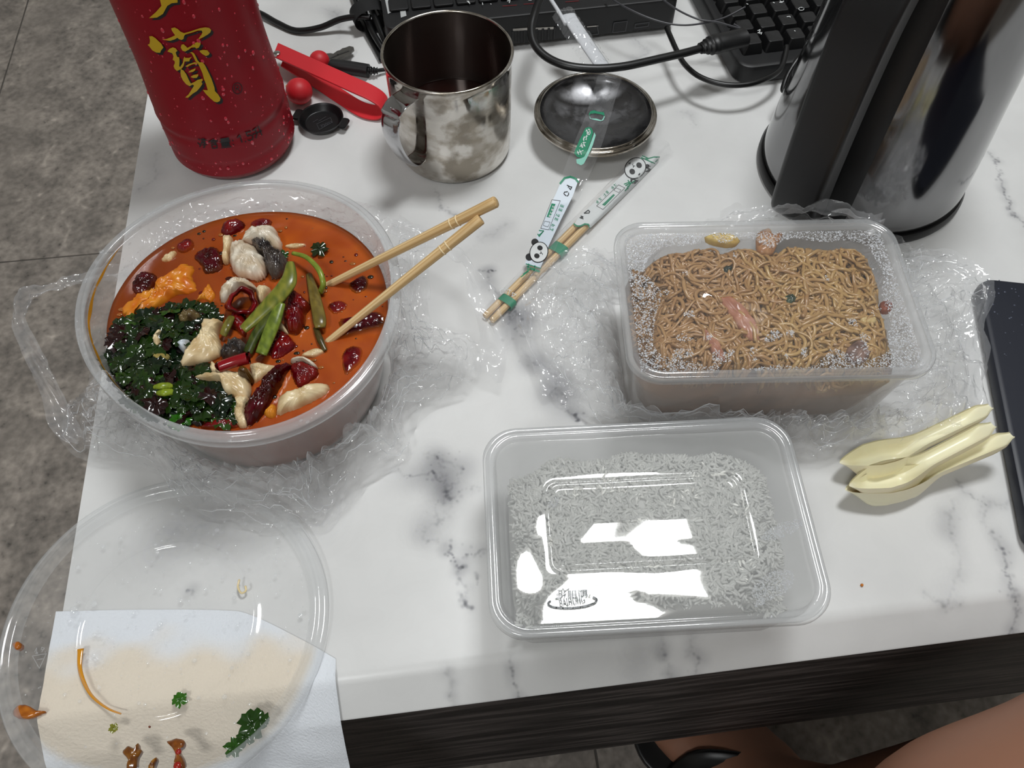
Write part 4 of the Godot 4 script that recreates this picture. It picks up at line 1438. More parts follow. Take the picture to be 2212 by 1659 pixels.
func band(mb: MB, pts: Array, wid: float, sd: float, n := 90) -> void:   # a twisted handle: a gathered strip of film
	var c := spl(pts, n)
	mb.grid(14, n - 1, func(u, v):
		var i := int(round(v * (n - 1)))
		var d: Vector3 = (c[mini(i + 1, n - 1)] - c[maxi(i - 1, 0)]).normalized()
		var s := d.cross(Vector3.UP).normalized()
		var w := wid * (0.75 + 0.5 * ns(v * 5, sd))
		var p: Vector3 = c[i] + s * (u - 0.5) * w
		p.y += 0.004 * sin(u * 9 + v * 7 + sd) * (0.6 + 0.4 * sin(v * 19)) + 0.002
		return p + crumple(p, 0.55, sd + 31))


func bags() -> void:
	# under and round the soup tub
	var o := thing("plastic_bag", "crumpled clear plastic bag opened out under the soup tub", "plastic bag", Vector3(-0.10, T, -0.30))
	var c := BOWL + Vector3(0, T, 0)
	var ring := func(a: float): return c + Vector3(0.0745 * cos(a), 0.002, 0.0745 * sin(a))
	var e := [[150, 900, 0.006], [142, 950, 0.004], [175, 990, 0.004], [240, 1004, 0.003], [330, 1020, 0.002], [372, 1075, 0.001], [410, 1108, 0.001], [470, 1128, 0.001], [560, 1150, 0.001], [660, 1146, 0.001], [706, 1145, 0.001], [745, 1110, 0.001], [820, 1040, 0.001], [888, 990, 0.001], [886, 935, 0.004], [940, 872, 0.006], [1010, 845, 0.008], [1048, 800, 0.008], [1020, 740, 0.012], [965, 715, 0.016], [930, 690, 0.018], [930, 610, 0.020], [925, 540, 0.026], [905, 505, 0.030], [860, 485, 0.034], [800, 455, 0.030], [700, 430, 0.006], [560, 430, 0.004], [420, 450, 0.004], [330, 500, 0.004], [290, 560, 0.006], [260, 640, 0.006], [240, 720, 0.008], [215, 800, 0.012], [180, 850, 0.012]]
	var outer := []
	for q in e:
		outer.append(px(q[0], q[1], q[2]))
	var bul := func(a: float): return 0.030 * (0.55 + 0.45 * smoothstep(-0.3, 0.9, sin(a))) * (1.0 - 0.8 * smoothstep(-0.2, -0.9, sin(a)))
	var fm := MB.new()
	for s in 2:
		var mb := MB.new()
		var out2 := []
		for q in outer:
			out2.append(q if s == 0 else c.lerp(q, 0.93) * Vector3(1, 0, 1) + Vector3(0, lerpf(T, q.y, 0.5) + 0.004, 0))
		skirt(mb, c, ring, out2, bul if s == 0 else func(a): return bul.call(a) * 0.72, 1.0, 3.0 + s * 17, 460, 74, fm, 170)
		obj("film_layer", mb, M.bag_film, o)
	for l in [[[300, 595, 0.016, 230, 602, 0.022, 165, 612, 0.026, 110, 628, 0.028, 62, 650, 0.028, 42, 690, 0.026, 62, 745, 0.024, 92, 800, 0.022, 122, 860, 0.020, 140, 915, 0.016, 170, 960, 0.010], 0.014, 5.0], [[850, 490, 0.030, 905, 515, 0.030, 960, 535, 0.030, 1010, 580, 0.028, 1040, 640, 0.026, 1058, 690, 0.024, 1068, 735, 0.022, 1070, 775, 0.016, 1050, 815, 0.010], 0.020, 9.0]]:
		var mb := MB.new()
		var pts := []
		for i in l[0].size() / 3:
			pts.append(px(l[0][i * 3], l[0][i * 3 + 1], l[0][i * 3 + 2]))
		band(mb, pts, l[1], l[2])
		obj("bag_handle", mb, M.handle_film, o)
	obj("film_folds", fm, M.fold_film, o).set_meta("kind", "stuff")
	# under and round the noodle box
	var o2 := thing("plastic_bag", "crumpled clear plastic bag opened out under the noodle box", "plastic bag", Vector3(0.19, T, -0.285))
	var c2 := NOODLE + Vector3(0, T, 0)
	var bas := Basis(Vector3.UP, deg_to_rad(-5.8))
	var ring2 := func(a: float):
		var d := bas.inverse() * Vector3(cos(a), 0, sin(a))
		var k := minf(0.079 / maxf(absf(d.x), 0.001), 0.050 / maxf(absf(d.z), 0.001))
		return c2 + bas * (d * k) + Vector3(0, 0.002, 0)
	var f := [[1335, 545, 0.020], [1270, 548, 0.016], [1195, 570, 0.012], [1150, 610, 0.010], [1136, 670, 0.010], [1142, 740, 0.010], [1172, 815, 0.006], [1215, 880, 0.003], [1290, 918, 0.002], [1400, 935, 0.002], [1520, 950, 0.002], [1640, 975, 0.002], [1720, 995, 0.002], [1775, 1005, 0.002], [1850, 975, 0.002], [1930, 970, 0.004], [2010, 955, 0.010], [2090, 922, 0.016], [2110, 860, 0.016], [2122, 790, 0.016], [2112, 715, 0.020], [2130, 650, 0.026], [2112, 608, 0.028], [2070, 570, 0.026], [2010, 545, 0.022], [1950, 528, 0.020], [1900, 500, 0.03], [1780, 478, 0.045], [1700, 470, 0.045], [1560, 480, 0.04], [1430, 500, 0.03]]
	var outer2 := []
	for q in f:
		outer2.append(px(q[0], q[1], q[2]))
	var bul2 := func(a: float): return 0.026 * (0.35 + 0.65 * smoothstep(-0.7, 0.2, sin(a)))
	var fm2 := MB.new()
	for s in 2:
		var mb := MB.new()
		var out2 := []
		for q in outer2:
			out2.append(q if s == 0 else c2.lerp(q, 0.94) * Vector3(1, 0, 1) + Vector3(0, lerpf(T, q.y, 0.5) + 0.005, 0))
		skirt(mb, c2, ring2, out2, bul2 if s == 0 else func(a): return bul2.call(a) * 0.7, 1.0, 41.0 + s * 13, 460, 60, fm2, 170)
		obj("film_layer", mb, M.bag_film, o2)
	for l in [[[1340, 640, 0.03, 1280, 560, 0.026, 1215, 568, 0.020, 1165, 605, 0.016, 1142, 660, 0.014, 1136, 720, 0.012, 1160, 790, 0.008, 1200, 850, 0.006], 0.016, 15.0], [[1960, 560, 0.03, 2040, 570, 0.03, 2100, 605, 0.032, 2118, 650, 0.030, 2095, 720, 0.026, 2100, 800, 0.022, 2090, 880, 0.018, 2060, 930, 0.014], 0.022, 25.0], [[1560, 480, 0.064, 1640, 462, 0.066, 1730, 458, 0.066, 1820, 466, 0.064, 1900, 490, 0.058], 0.014, 27.0]]:
		var mb := MB.new()
		var pts := []
		for i in l[0].size() / 3:
			pts.append(px(l[0][i * 3], l[0][i * 3 + 1], l[0][i * 3 + 2]))
		band(mb, pts, l[1], l[2])
		obj("bag_handle", mb, M.handle_film, o2)
	obj("film_folds", fm2, M.fold_film, o2).set_meta("kind", "stuff")


# ---- rectangular takeaway boxes ----
const NOODLE := Vector3(0.1873, 0, -0.2849)
const RICE := Vector3(0.0920, 0, -0.1613)


func box_and_lid(o: Node3D, fr: Transform3D, hx: float, hz: float, top: float, wall: Material, lidm: Material, groove: bool) -> void:
	var b := MB.new()
	b.t = fr
	var rs := [MB.rr(0.0002, 0.0002, 0.0001, 0.0022, 10), MB.rr(hx - 0.016, hz - 0.016, 0.010, 0.0022, 10), MB.rr(hx - 0.0145, hz - 0.0145, 0.011, 0.0008, 10), MB.rr(hx - 0.0125, hz - 0.0125, 0.013, 0.0008, 10), MB.rr(hx - 0.0110, hz - 0.0110, 0.014, 0.0028, 10)]
	for i in range(1, 9):
		var q := i / 8.0
		rs.append(MB.rr(hx - lerpf(0.0110, 0.0048, q), hz - lerpf(0.0110, 0.0048, q), lerpf(0.014, 0.016, q), lerpf(0.0028, top - 0.007, q), 10))
	rs.append(MB.rr(hx - 0.0018, hz - 0.0018, 0.018, top - 0.0065, 10))
	rs.append(MB.rr(hx - 0.0014, hz - 0.0014, 0.018, top - 0.0030, 10))
	b.loft(rs)
	obj("box_body", b, wall, o)
	var rim := MB.new()
	rim.t = fr
	rim.loft([MB.rr(hx - 0.0004, hz - 0.0004, 0.019, top - 0.0062, 10), MB.rr(hx, hz, 0.019, top - 0.0055, 10), MB.rr(hx, hz, 0.019, top - 0.0012, 10), MB.rr(hx - 0.0006, hz - 0.0006, 0.0185, top - 0.0003, 10), MB.rr(hx - 0.0016, hz - 0.0016, 0.018, top, 10), MB.rr(hx - 0.0030, hz - 0.0030, 0.017, top - 0.0002, 10), MB.rr(hx - 0.0038, hz - 0.0038, 0.016, top - 0.0010, 10), MB.rr(hx - 0.0046, hz - 0.0046, 0.016, top - 0.0006, 10), MB.rr(hx - 0.0056, hz - 0.0056, 0.015, top - 0.0006, 10), MB.rr(hx - 0.0066, hz - 0.0066, 0.014, top - 0.0016, 10), MB.rr(hx - 0.0072, hz - 0.0072, 0.0135, top - 0.0032, 10)])
	obj("lid_rim", rim, M.rim_film, o)
	var lid := MB.new()
	lid.t = fr
	var rings := []
	var d := 0.0072
	while d < hz - 0.0002:
		var y := top - 0.0034
		if groove:
			y += 0.0006 * exp(-pow((d - 0.0355) / 0.0011, 2)) - 0.0007 * exp(-pow((d - 0.0335) / 0.0010, 2))
		var ring := MB.rr(hx - d, hz - d, maxf(0.0135 - (d - 0.0072) * 0.30, 0.003), y, 10)
		var fine := PackedVector3Array()   # more points along the straight runs, and the slight warp of thin plastic
		for i in ring.size():
			var p := ring[i]
			var q := ring[(i + 1) % ring.size()]
			var m := 10 if p.distance_to(q) > 0.012 else 1
			for k in 10:
				if m == 1 and k > 0:
					break
				var r := p.lerp(q, float(k) / 10)
				r.y += 0.00042 * ns(r.x * 32 + 4, r.z * 32 + 2) + (0.00025 * (1.0 - pow(absf(r.x) / hx, 2)) * (1.0 - pow(absf(r.z) / hz, 2)) + (0.030 * r.z if d > 0.0352 else 0.0) if groove else 0.0)
				fine.append(r)
		if rings.size() and fine.size() != rings[0].size():
			break
		rings.append(fine)
		d += 0.0006 if groove and d > 0.030 and d < 0.039 else 0.0022
	var last: PackedVector3Array = rings[rings.size() - 1]
	var flat := PackedVector3Array()
	for p in last:
		flat.append(Vector3(p.x * (hx - hz) / maxf(hx - d, 0.001), p.y, p.z * 0.02))
	rings.append(flat)
	lid.loft(rings)
	obj("lid_panel", lid, lidm, o)


func noodle_box() -> void:
	var o := thing("noodle_box", "clear rectangular takeaway box of brown fried noodles, lid beaded with condensation", "food box", NOODLE + Vector3(0, T, 0))
	var fr := Transform3D(Basis(Vector3.UP, deg_to_rad(-5.8)), NOODLE + Vector3(0, T + 0.001, 0))
	box_and_lid(o, fr, 0.0874, 0.0585, 0.072, M.tub, M.lid_film, false)
	# the noodles: an inner mass and some seven hundred strands pressed towards the lid
	var n := thing("fried_noodles", "brown fried rice noodles filling the clear lidded box", "noodles", NOODLE + Vector3(0, T + 0.004, 0))
	var inside := func(x: float, z: float): return maxf(pow(absf(x / 0.0775), 4) + pow(absf(z / 0.0490), 4), 0.0)
	var hgt := func(x: float, z: float):
		var d: float = inside.call(x, z)
		return 0.0655 - 0.022 * smoothstep(0.35, 1.15, d + 0.45 * ns(x * 30, z * 30, 3)) + 0.0012 * ns(x * 40, z * 40)
	var bed := MB.new()
	bed.t = fr
	bed.grid(48, 16, func(u, v):
		var a: float = u * TAU
		var dx := cos(a)
		var dz := sin(a)
		var k := pow(pow(absf(dx / 0.0775), 6) + pow(absf(dz / 0.0490), 6), -1.0 / 6)
		if v < 0.25:
			var f: float = v / 0.25
			return Vector3(dx * k * lerpf(0.93, 1.02, f), lerpf(0.003, 0.040, f), dz * k * lerpf(0.89, 1.02, f))
		var g: float = 1.0 - (v - 0.25) / 0.75
		var x := dx * k * g
		var z := dz * k * g
		return Vector3(x * lerpf(1.0, 1.02, g), minf(hgt.call(x, z) - 0.0055, lerpf(0.061, 0.040, pow(g, 8))), z * lerpf(1.0, 1.02, g)),
	func(u, v): return lin(146, 102, 62).lerp(lin(108, 70, 40), clampf(0.5 + ns(u * 20, v * 14), 0, 1)))
	obj("noodle_bed", bed, M.moist, n)
	var st := MB.new()
	st.t = fr
	for k in 900:
		var x := rng.randf_range(-0.073, 0.073)
		var z := rng.randf_range(-0.045, 0.045)
		var a := rng.randf() * TAU
		var turn := rng.randf_range(-0.35, 0.35)
		var pts := []
		var ph := rng.randf() * 60
		var lift := rng.randf_range(-0.0045, 0.0006)
		var steps := rng.randi_range(9, 22)
		for i in steps:
			var d: float = inside.call(x, z)
			if d > 0.92:
				a = atan2(-z, -x) + rng.randf_range(-1.1, 1.1)
			pts.append(Vector3(x, hgt.call(x, z) + lift + 0.0016 * ns(ph + i * 0.22, 5), z))
			a += turn + 0.35 * ns(ph, i * 0.3)
			x += cos(a) * 0.0024
			z += sin(a) * 0.0024
		var warm := smoothstep(-0.03, 0.03, pts[0].x + 0.5 * pts[0].z)
		st.col = lin(178, 140, 96).lerp(lin(188, 154, 100), warm).lerp(lin(148, 108, 68), 0.7 * rng.randf())
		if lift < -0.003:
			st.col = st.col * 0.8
		st.tube(pts, rng.randf_range(0.0009, 0.00145), 6, 0.7)
	obj("strands", st, mat("noodle", Color.WHITE, 0.27, 0.0, {"vertex_color_use_as_albedo": true}), n).set_meta("kind", "stuff")
	# bits among the noodles, seen through the lid
	var hh := 0.0675
	for e in [
		["ham_strip", "ham", "long pinkish ham strip among the noodles", [1550, 640, 1575, 636, 1610, 665, 1640, 705, 1638, 735, 1612, 728, 1585, 690], [lin(188, 134, 108), lin(160, 104, 82)], 0.0020],
		["ham_strip", "ham", "short pinkish ham strip nearest the box's front wall", [1520, 712, 1540, 716, 1562, 755, 1566, 778, 1548, 772, 1528, 742], [lin(184, 132, 108), lin(156, 102, 80)], 0.0018],
		["egg_piece", "egg", "pale yellow scrambled egg at the noodles' far edge", [1522, 512, 1550, 505, 1585, 508, 1598, 522, 1575, 528, 1540, 522], [lin(222, 196, 120), lin(198, 164, 88)], 0.0030],
		["cabbage_piece", "cabbage", "wilted cabbage piece poking up at the far lid edge", [1632, 525, 1640, 500, 1662, 492, 1672, 508, 1692, 502, 1680, 528, 1668, 546, 1640, 545], [lin(190, 146, 104), lin(160, 112, 76)], 0.0022],
		["leaf_bit", "leaf", "dark green leaf bit, left of the two in the noodles", [1562, 578, 1578, 574, 1583, 582, 1572, 590, 1564, 590], [lin(30, 42, 26), lin(20, 28, 18)], 0.0016],
		["leaf_bit", "leaf", "dark green leaf bit, right of the two in the noodles", [1695, 640, 1712, 634, 1722, 645, 1708, 656, 1698, 652], [lin(70, 84, 64), lin(40, 52, 36)], 0.0014],
		["onion_piece", "onion", "small cream onion cube near the box's right end", [1858, 690, 1872, 684, 1892, 686, 1890, 698, 1866, 700], [lin(220, 200, 150), lin(196, 168, 112)], 0.0018],
		["sausage_piece", "sausage", "reddish sausage bit at the noodles' right edge", [1902, 655, 1916, 648, 1928, 656, 1925, 670, 1908, 670], [lin(150, 84, 62), lin(120, 60, 44)], 0.0020],
		["meat_piece", "meat", "grey-brown shredded meat at the front right corner", [1828, 758, 1850, 735, 1876, 736, 1884, 760, 1866, 780, 1838, 778], [lin(140, 112, 100), lin(96, 72, 64)], 0.0026],
	]:
		var m := puff(crop(0, 0, 1, e[3]), hh - 0.0012, e[5], 0.0006, 300, mottle(e[4][0], e[4][1], 150), Vector2.ZERO, 40, 5)
		tag(obj(e[0], m, M.moist), e[2], e[1])
	# condensation beads under the lid: dense round the edge, in patches over the noodles
	var dome := SphereMesh.new()
	dome.radius = 1.0
	dome.height = 2.0
	dome.radial_segments = 8
	dome.rings = 4
	var w := []
	var tries := 0
	while w.size() < 6500 and tries < 90000:
		tries += 1
		var x := rng.randf_range(-0.080, 0.080)
		var z := rng.randf_range(-0.0512, 0.0512)
		var d: float = inside.call(x * 0.98, z * 0.96)
		var q := d + 0.5 * ns(x * 30, z * 30, 3)
		var patch := ns(x * 75, z * 75, 12) + 0.35 * smoothstep(-0.01, 0.05, z)
		if not (q > 0.62 or (patch > 0.74 and d > 0.05)):
			continue
		if ns(x * 28, z * 28, 44) > 0.62 and d < 1.4:
			continue
		var s := rng.randf_range(0.00022, 0.00050) * (1.0 if rng.randf() < 0.94 else 1.7)
		w.append(fr * Transform3D(Basis().scaled(Vector3(s, s * 0.5, s)), Vector3(x, 0.072 - 0.0036, z)))
	many("condensation", dome, M.mist, w, o)


func rice_box() -> void:
	var o := thing("rice_box", "clear rectangular takeaway box of white rice, closed with a fogged embossed lid", "food box", RICE + Vector3(0, T, 0))
	var fr := Transform3D(Basis(Vector3.UP, deg_to_rad(-3.9)), RICE + Vector3(0, T, 0))
	box_and_lid(o, fr, 0.0855, 0.0580, 0.055, M.milky, M.rice_lid_film, true)
	var n := thing("steamed_rice", "white steamed rice under the fogged lid", "rice", RICE + Vector3(0, T + 0.004, 0))
	var hgt := func(x: float, z: float):
		var d := pow(absf(x / 0.071), 4) + pow(absf(z / 0.045), 4)
		return 0.0502 - 0.030 * smoothstep(0.45, 1.5, d + 0.25 * ns(x * 40, z * 40, 3)) + 0.0008 * ns(x * 60, z * 60)
	var bed := MB.new()
	bed.t = fr
	bed.grid(56, 18, func(u, v):
		var a: float = u * TAU
		var dx := cos(a)
		var dz := sin(a)
		var k := pow(pow(absf(dx / 0.0725), 6) + pow(absf(dz / 0.0450), 6), -1.0 / 6)
		if v < 0.2:
			return Vector3(dx * k, lerpf(0.003, 0.014, v / 0.2), dz * k)
		var g: float = 1.0 - (v - 0.2) / 0.8
		return Vector3(dx * k * g, lerpf(hgt.call(dx * k * g, dz * k * g) - 0.0012, 0.014, pow(g, 10)), dz * k * g))
	obj("rice_bed", bed, mat("rice_bed", rgb(214, 214, 210), 0.6), n)
	var g := SphereMesh.new()
	g.radius = 1.0
	g.height = 2.0
	g.radial_segments = 7
	g.rings = 4
	var w := []
	var cols := []
	for i in 5200:
		var x := rng.randf_range(-0.071, 0.071)
		var z := rng.randf_range(-0.0435, 0.0435)
		var b := Basis(Vector3.UP, rng.randf() * TAU) * Basis(Vector3.BACK, rng.randf_range(-0.4, 0.4))
		w.append(fr * Transform3D(b.scaled_local(Vector3(0.0028, 0.0008, 0.00085)), Vector3(x, hgt.call(x, z) + rng.randf_range(-0.0013, 0.0002), z)))
		var s := rng.randf_range(0.86, 1.0)
		cols.append(lin(222 * s, 222 * s, 217 * s))
	many("rice_grains", g, mat("rice", Color.WHITE, 0.4, 0.0, {"vertex_color_use_as_albedo": true}), w, n, cols)
	# beads of water at the right of the lid
	var dome := SphereMesh.new()
	dome.radius = 1.0
	dome.height = 2.0
	dome.radial_segments = 8
	dome.rings = 4
	var d := []
	for e in [[1670, 1265, 46, 30, 420], [1690, 1145, 45, 16, 260], [1640, 1302, 12, 8, 40], [1195, 1085, 12, 12, 40]]:
		for i in e[4]:
			var a := rng.randf() * TAU
			var rr := sqrt(rng.randf())
			var q := px(e[0] + e[2] * rr * cos(a), e[1] + e[3] * rr * sin(a) - 0.35 * e[2] * rr * cos(a), 0.0512)
			var s := rng.randf_range(0.00025, 0.00055)
			d.append(Transform3D(Basis().scaled(Vector3(s, s * 0.5, s)), q))
	many("condensation", dome, M.mist, d, o)
	# embossed maker's mark: strokes, lettering and an open oval
	var at := func(q: Vector2): return px(q.x, q.y, 0.0526)
	var mk := MB.new()
	for l in [[540, 400, 690, 390, 700, 490, 590, 500, 600, 400], [510, 540, 700, 520, 700, 590, 560, 640, 470, 680, 640, 680, 700, 600], [700, 590, 830, 510, 770, 660], [710, 330, 800, 420, 760, 480], [800, 420, 940, 330],
		[915, 420, 990, 415, 1010, 640, 915, 650, 915, 420], [950, 430, 960, 640], [1050, 420, 1160, 410, 1175, 520, 1050, 530, 1050, 420], [1060, 530, 1060, 640, 1180, 630, 1175, 520],
		[1250, 400, 1390, 395], [1270, 450, 1300, 600], [1350, 400, 1360, 600, 1400, 600], [1410, 390, 1540, 385, 1540, 520, 1420, 525, 1410, 390], [1450, 400, 1460, 510], [1500, 395, 1505, 515], [1420, 560, 1560, 550, 1555, 600, 1480, 605]]:
		stroke(mk, crop(1170, 1250, 15.8, l), 1.7, at, 6)
	var ov := PackedVector2Array()
	for i in 40:
		var a := lerpf(-0.55, PI + 0.42, i / 39.0)
		ov.append(Vector2(1170 + (1055 + 830 * cos(a)) / 15.8, 1250 + (790 + 205 * sin(a) - 60 * cos(a)) / 15.8))
	stroke(mk, ov, 4.2, at, 6)
	obj("lid_mark", mk, mat("emboss", rgb(150, 153, 155), 0.5), o).set_meta("kind", "stuff")
	var tm := TextMesh.new()
	tm.text = "BAIHONG"
	tm.font_size = 32
	tm.pixel_size = 0.00016
	tm.depth = 0.0003
	var fnt := SystemFont.new()
	fnt.font_names = PackedStringArray(["Droid Sans"])
	tm.font = fnt
	var tx := obj("lid_lettering", tm, M.emboss, o)
	var p0 := px(1236, 1299, 0.0526)
	var bx := Basis(Vector3.UP, deg_to_rad(2.5)) * Basis(Vector3.RIGHT, -PI / 2)
	tx.transform = Transform3D(bx.scaled_local(Vector3(0.58, 1.0, 1)), p0 - o.position)


# ---- chopsticks, wrappers ----
func bamboo() -> StandardMaterial3D:
	if not M.has("bamboo"):
		var g := ntex(nz(0.01, 4, FastNoiseLite.FRACTAL_FBM, 61), 256, rgb(196, 160, 108), rgb(228, 200, 152), 0.3, 0.7)
		mat("bamboo", Color.WHITE, 0.5, 0.0, {"albedo_texture": g, "uv1_scale": Vector3(3, 0.25, 1)})
	return M.bamboo


func stick(o: Node3D, a: Vector3, b: Vector3, r0: float, r1: float) -> void:
	var m := MB.new()
	var pts := [a]
	for i in range(1, 24):
		pts.append(a.lerp(b, i / 24.0))
	pts.append(b.lerp(a, 0.004))
	pts.append(b)
	m.tube(pts, func(f): return lerpf(r0, r1, f) * (0.88 if f > 0.99 or f < 0.01 else 1.0), 14)
	obj("shaft", m, bamboo(), o)
	for f in [0.765, 0.80] if r1 > 0.003 else []:
		var k := MB.new()
		var d := (b - a).normalized()
		var c := a.lerp(b, f)
		k.tube([c - d * 0.0004, c - d * 0.0002, c + d * 0.0002, c + d * 0.0004], func(x): return lerpf(r0, r1, f) + (0.00025 if x > 0.2 and x < 0.8 else 0.0), 14)
		obj("node_ring", k, mat("node_ring", rgb(236, 214, 172), 0.5), o)


func chopsticks() -> void:
	for e in [[712, 614, 1073, 437, 845, 548, "upper bamboo chopstick leaning on the soup tub's rim"], [714, 734, 1036, 468, 856, 620, "lower bamboo chopstick leaning on the soup tub's rim"]]:
		var a := px(e[0], e[1], 0.0650)
		var rm := px(e[4], e[5], 0.0905)
		var d := (rm - a)
		# lengthen until the far end meets the line of sight of the photographed end
		var best := 1.0
		var err := 1e9
		for i in 400:
			var k := 1.2 + i * 0.01
			var q := a + d * k - Vector3(0, T + CAM_H, 0)
			var w := q.dot(cam_fwd)
			var u := 1106.0 + FOCAL * q.dot(cam_right) / w
			var v := 829.5 - FOCAL * q.dot(cam_up) / w
			var r := Vector2(u - e[2], v - e[3]).length()
			if r < err:
				err = r
				best = k
		var o := thing("chopstick", e[6], "chopstick", a, "chopsticks in the soup")
		stick(o, a - d.normalized() * 0.006, a + d * best, 0.0021, 0.0033)
	# a pair still in its wrapper
	var p := px(1398, 346, 0.0035)
	var q := px(1055, 688, 0.0035)
	var s := (q - p).normalized().cross(Vector3.UP) * 0.0029
	for k in [-1, 1]:
		var o := thing("chopstick", "wrapped bamboo chopstick on the steel mug's side of the banded pair" if k == 1 else "wrapped bamboo chopstick on the noodle box's side of the banded pair", "chopstick", q + s * k, "wrapped chopsticks")
		stick(o, q + s * k, p + s * k, 0.0025, 0.0028)


func panda(o: Node3D, map: Callable, c: Vector2, up: Vector2, sc: float) -> void:   # a plain sleepy panda face
	var rt := Vector2(-up.y, up.x)
	var at := func(x: float, y: float): return c + rt * x * sc - up * y * sc
	var shp := func(x: float, y: float, rx: float, ry: float, n := 24):
		var l := PackedVector2Array()
		for i in n:
			l.append(at.call(x + rx * cos(TAU * i / n), y + ry * sin(TAU * i / n)))
		return l
	var k := MB.new()
	for e in [[-0.78, -0.72, 0.36, 0.36], [0.78, -0.72, 0.36, 0.36], [0, 0, 1.06, 0.92]]:
		decal(k, shp.call(e[0], e[1], e[2], e[3]), map, 8)
	obj("print_black", k, M.ink, o).set_meta("kind", "stuff")
	var lift := func(q): return map.call(q) + Vector3(0, 0.00012, 0)
	var w := MB.new()
	decal(w, shp.call(0, 0, 0.97, 0.83, 30), lift, 8)
	obj("print_white", w, M.white_print, o)
	var lift2 := func(q): return map.call(q) + Vector3(0, 0.00024, 0)
	var f := MB.new()
	decal(f, shp.call(-0.42, -0.05, 0.24, 0.27), lift2, 8)
	decal(f, shp.call(0.42, -0.05, 0.24, 0.27), lift2, 8)
	stroke(f, PackedVector2Array([at.call(-0.1, 0.16), at.call(0, 0.24), at.call(0.1, 0.16)]), 1.6, lift2)
	stroke(f, PackedVector2Array([at.call(0, 0.24), at.call(-0.02, 0.38), at.call(-0.12, 0.42)]), 1.2, lift2)
	obj("print_features", f, M.ink, o).set_meta("kind", "stuff")


func glyphs(mb: MB, c: Vector2, d: Vector2, n: int, sz: float, gap: float, w: float, map: Callable, sd: int) -> void:   # small rows of square-built characters
	var r := RandomNumberGenerator.new()
	r.seed = sd
	var s := d.orthogonal()
	for i in n:
		var o := c + d * gap * i
		for k in 4:
			var y := (k - 1.5) / 3.2 * sz
			if k % 2 == 0 or r.randf() < 0.6:
				stroke(mb, PackedVector2Array([o + s * y - d * sz * 0.4, o + s * y + d * sz * 0.4]), w, map, 20)
		stroke(mb, PackedVector2Array([o + d * r.randf_range(-0.2, 0.2) * sz - s * sz * 0.5, o + d * r.randf_range(-0.3, 0.3) * sz + s * sz * 0.5]), w, map, 20)


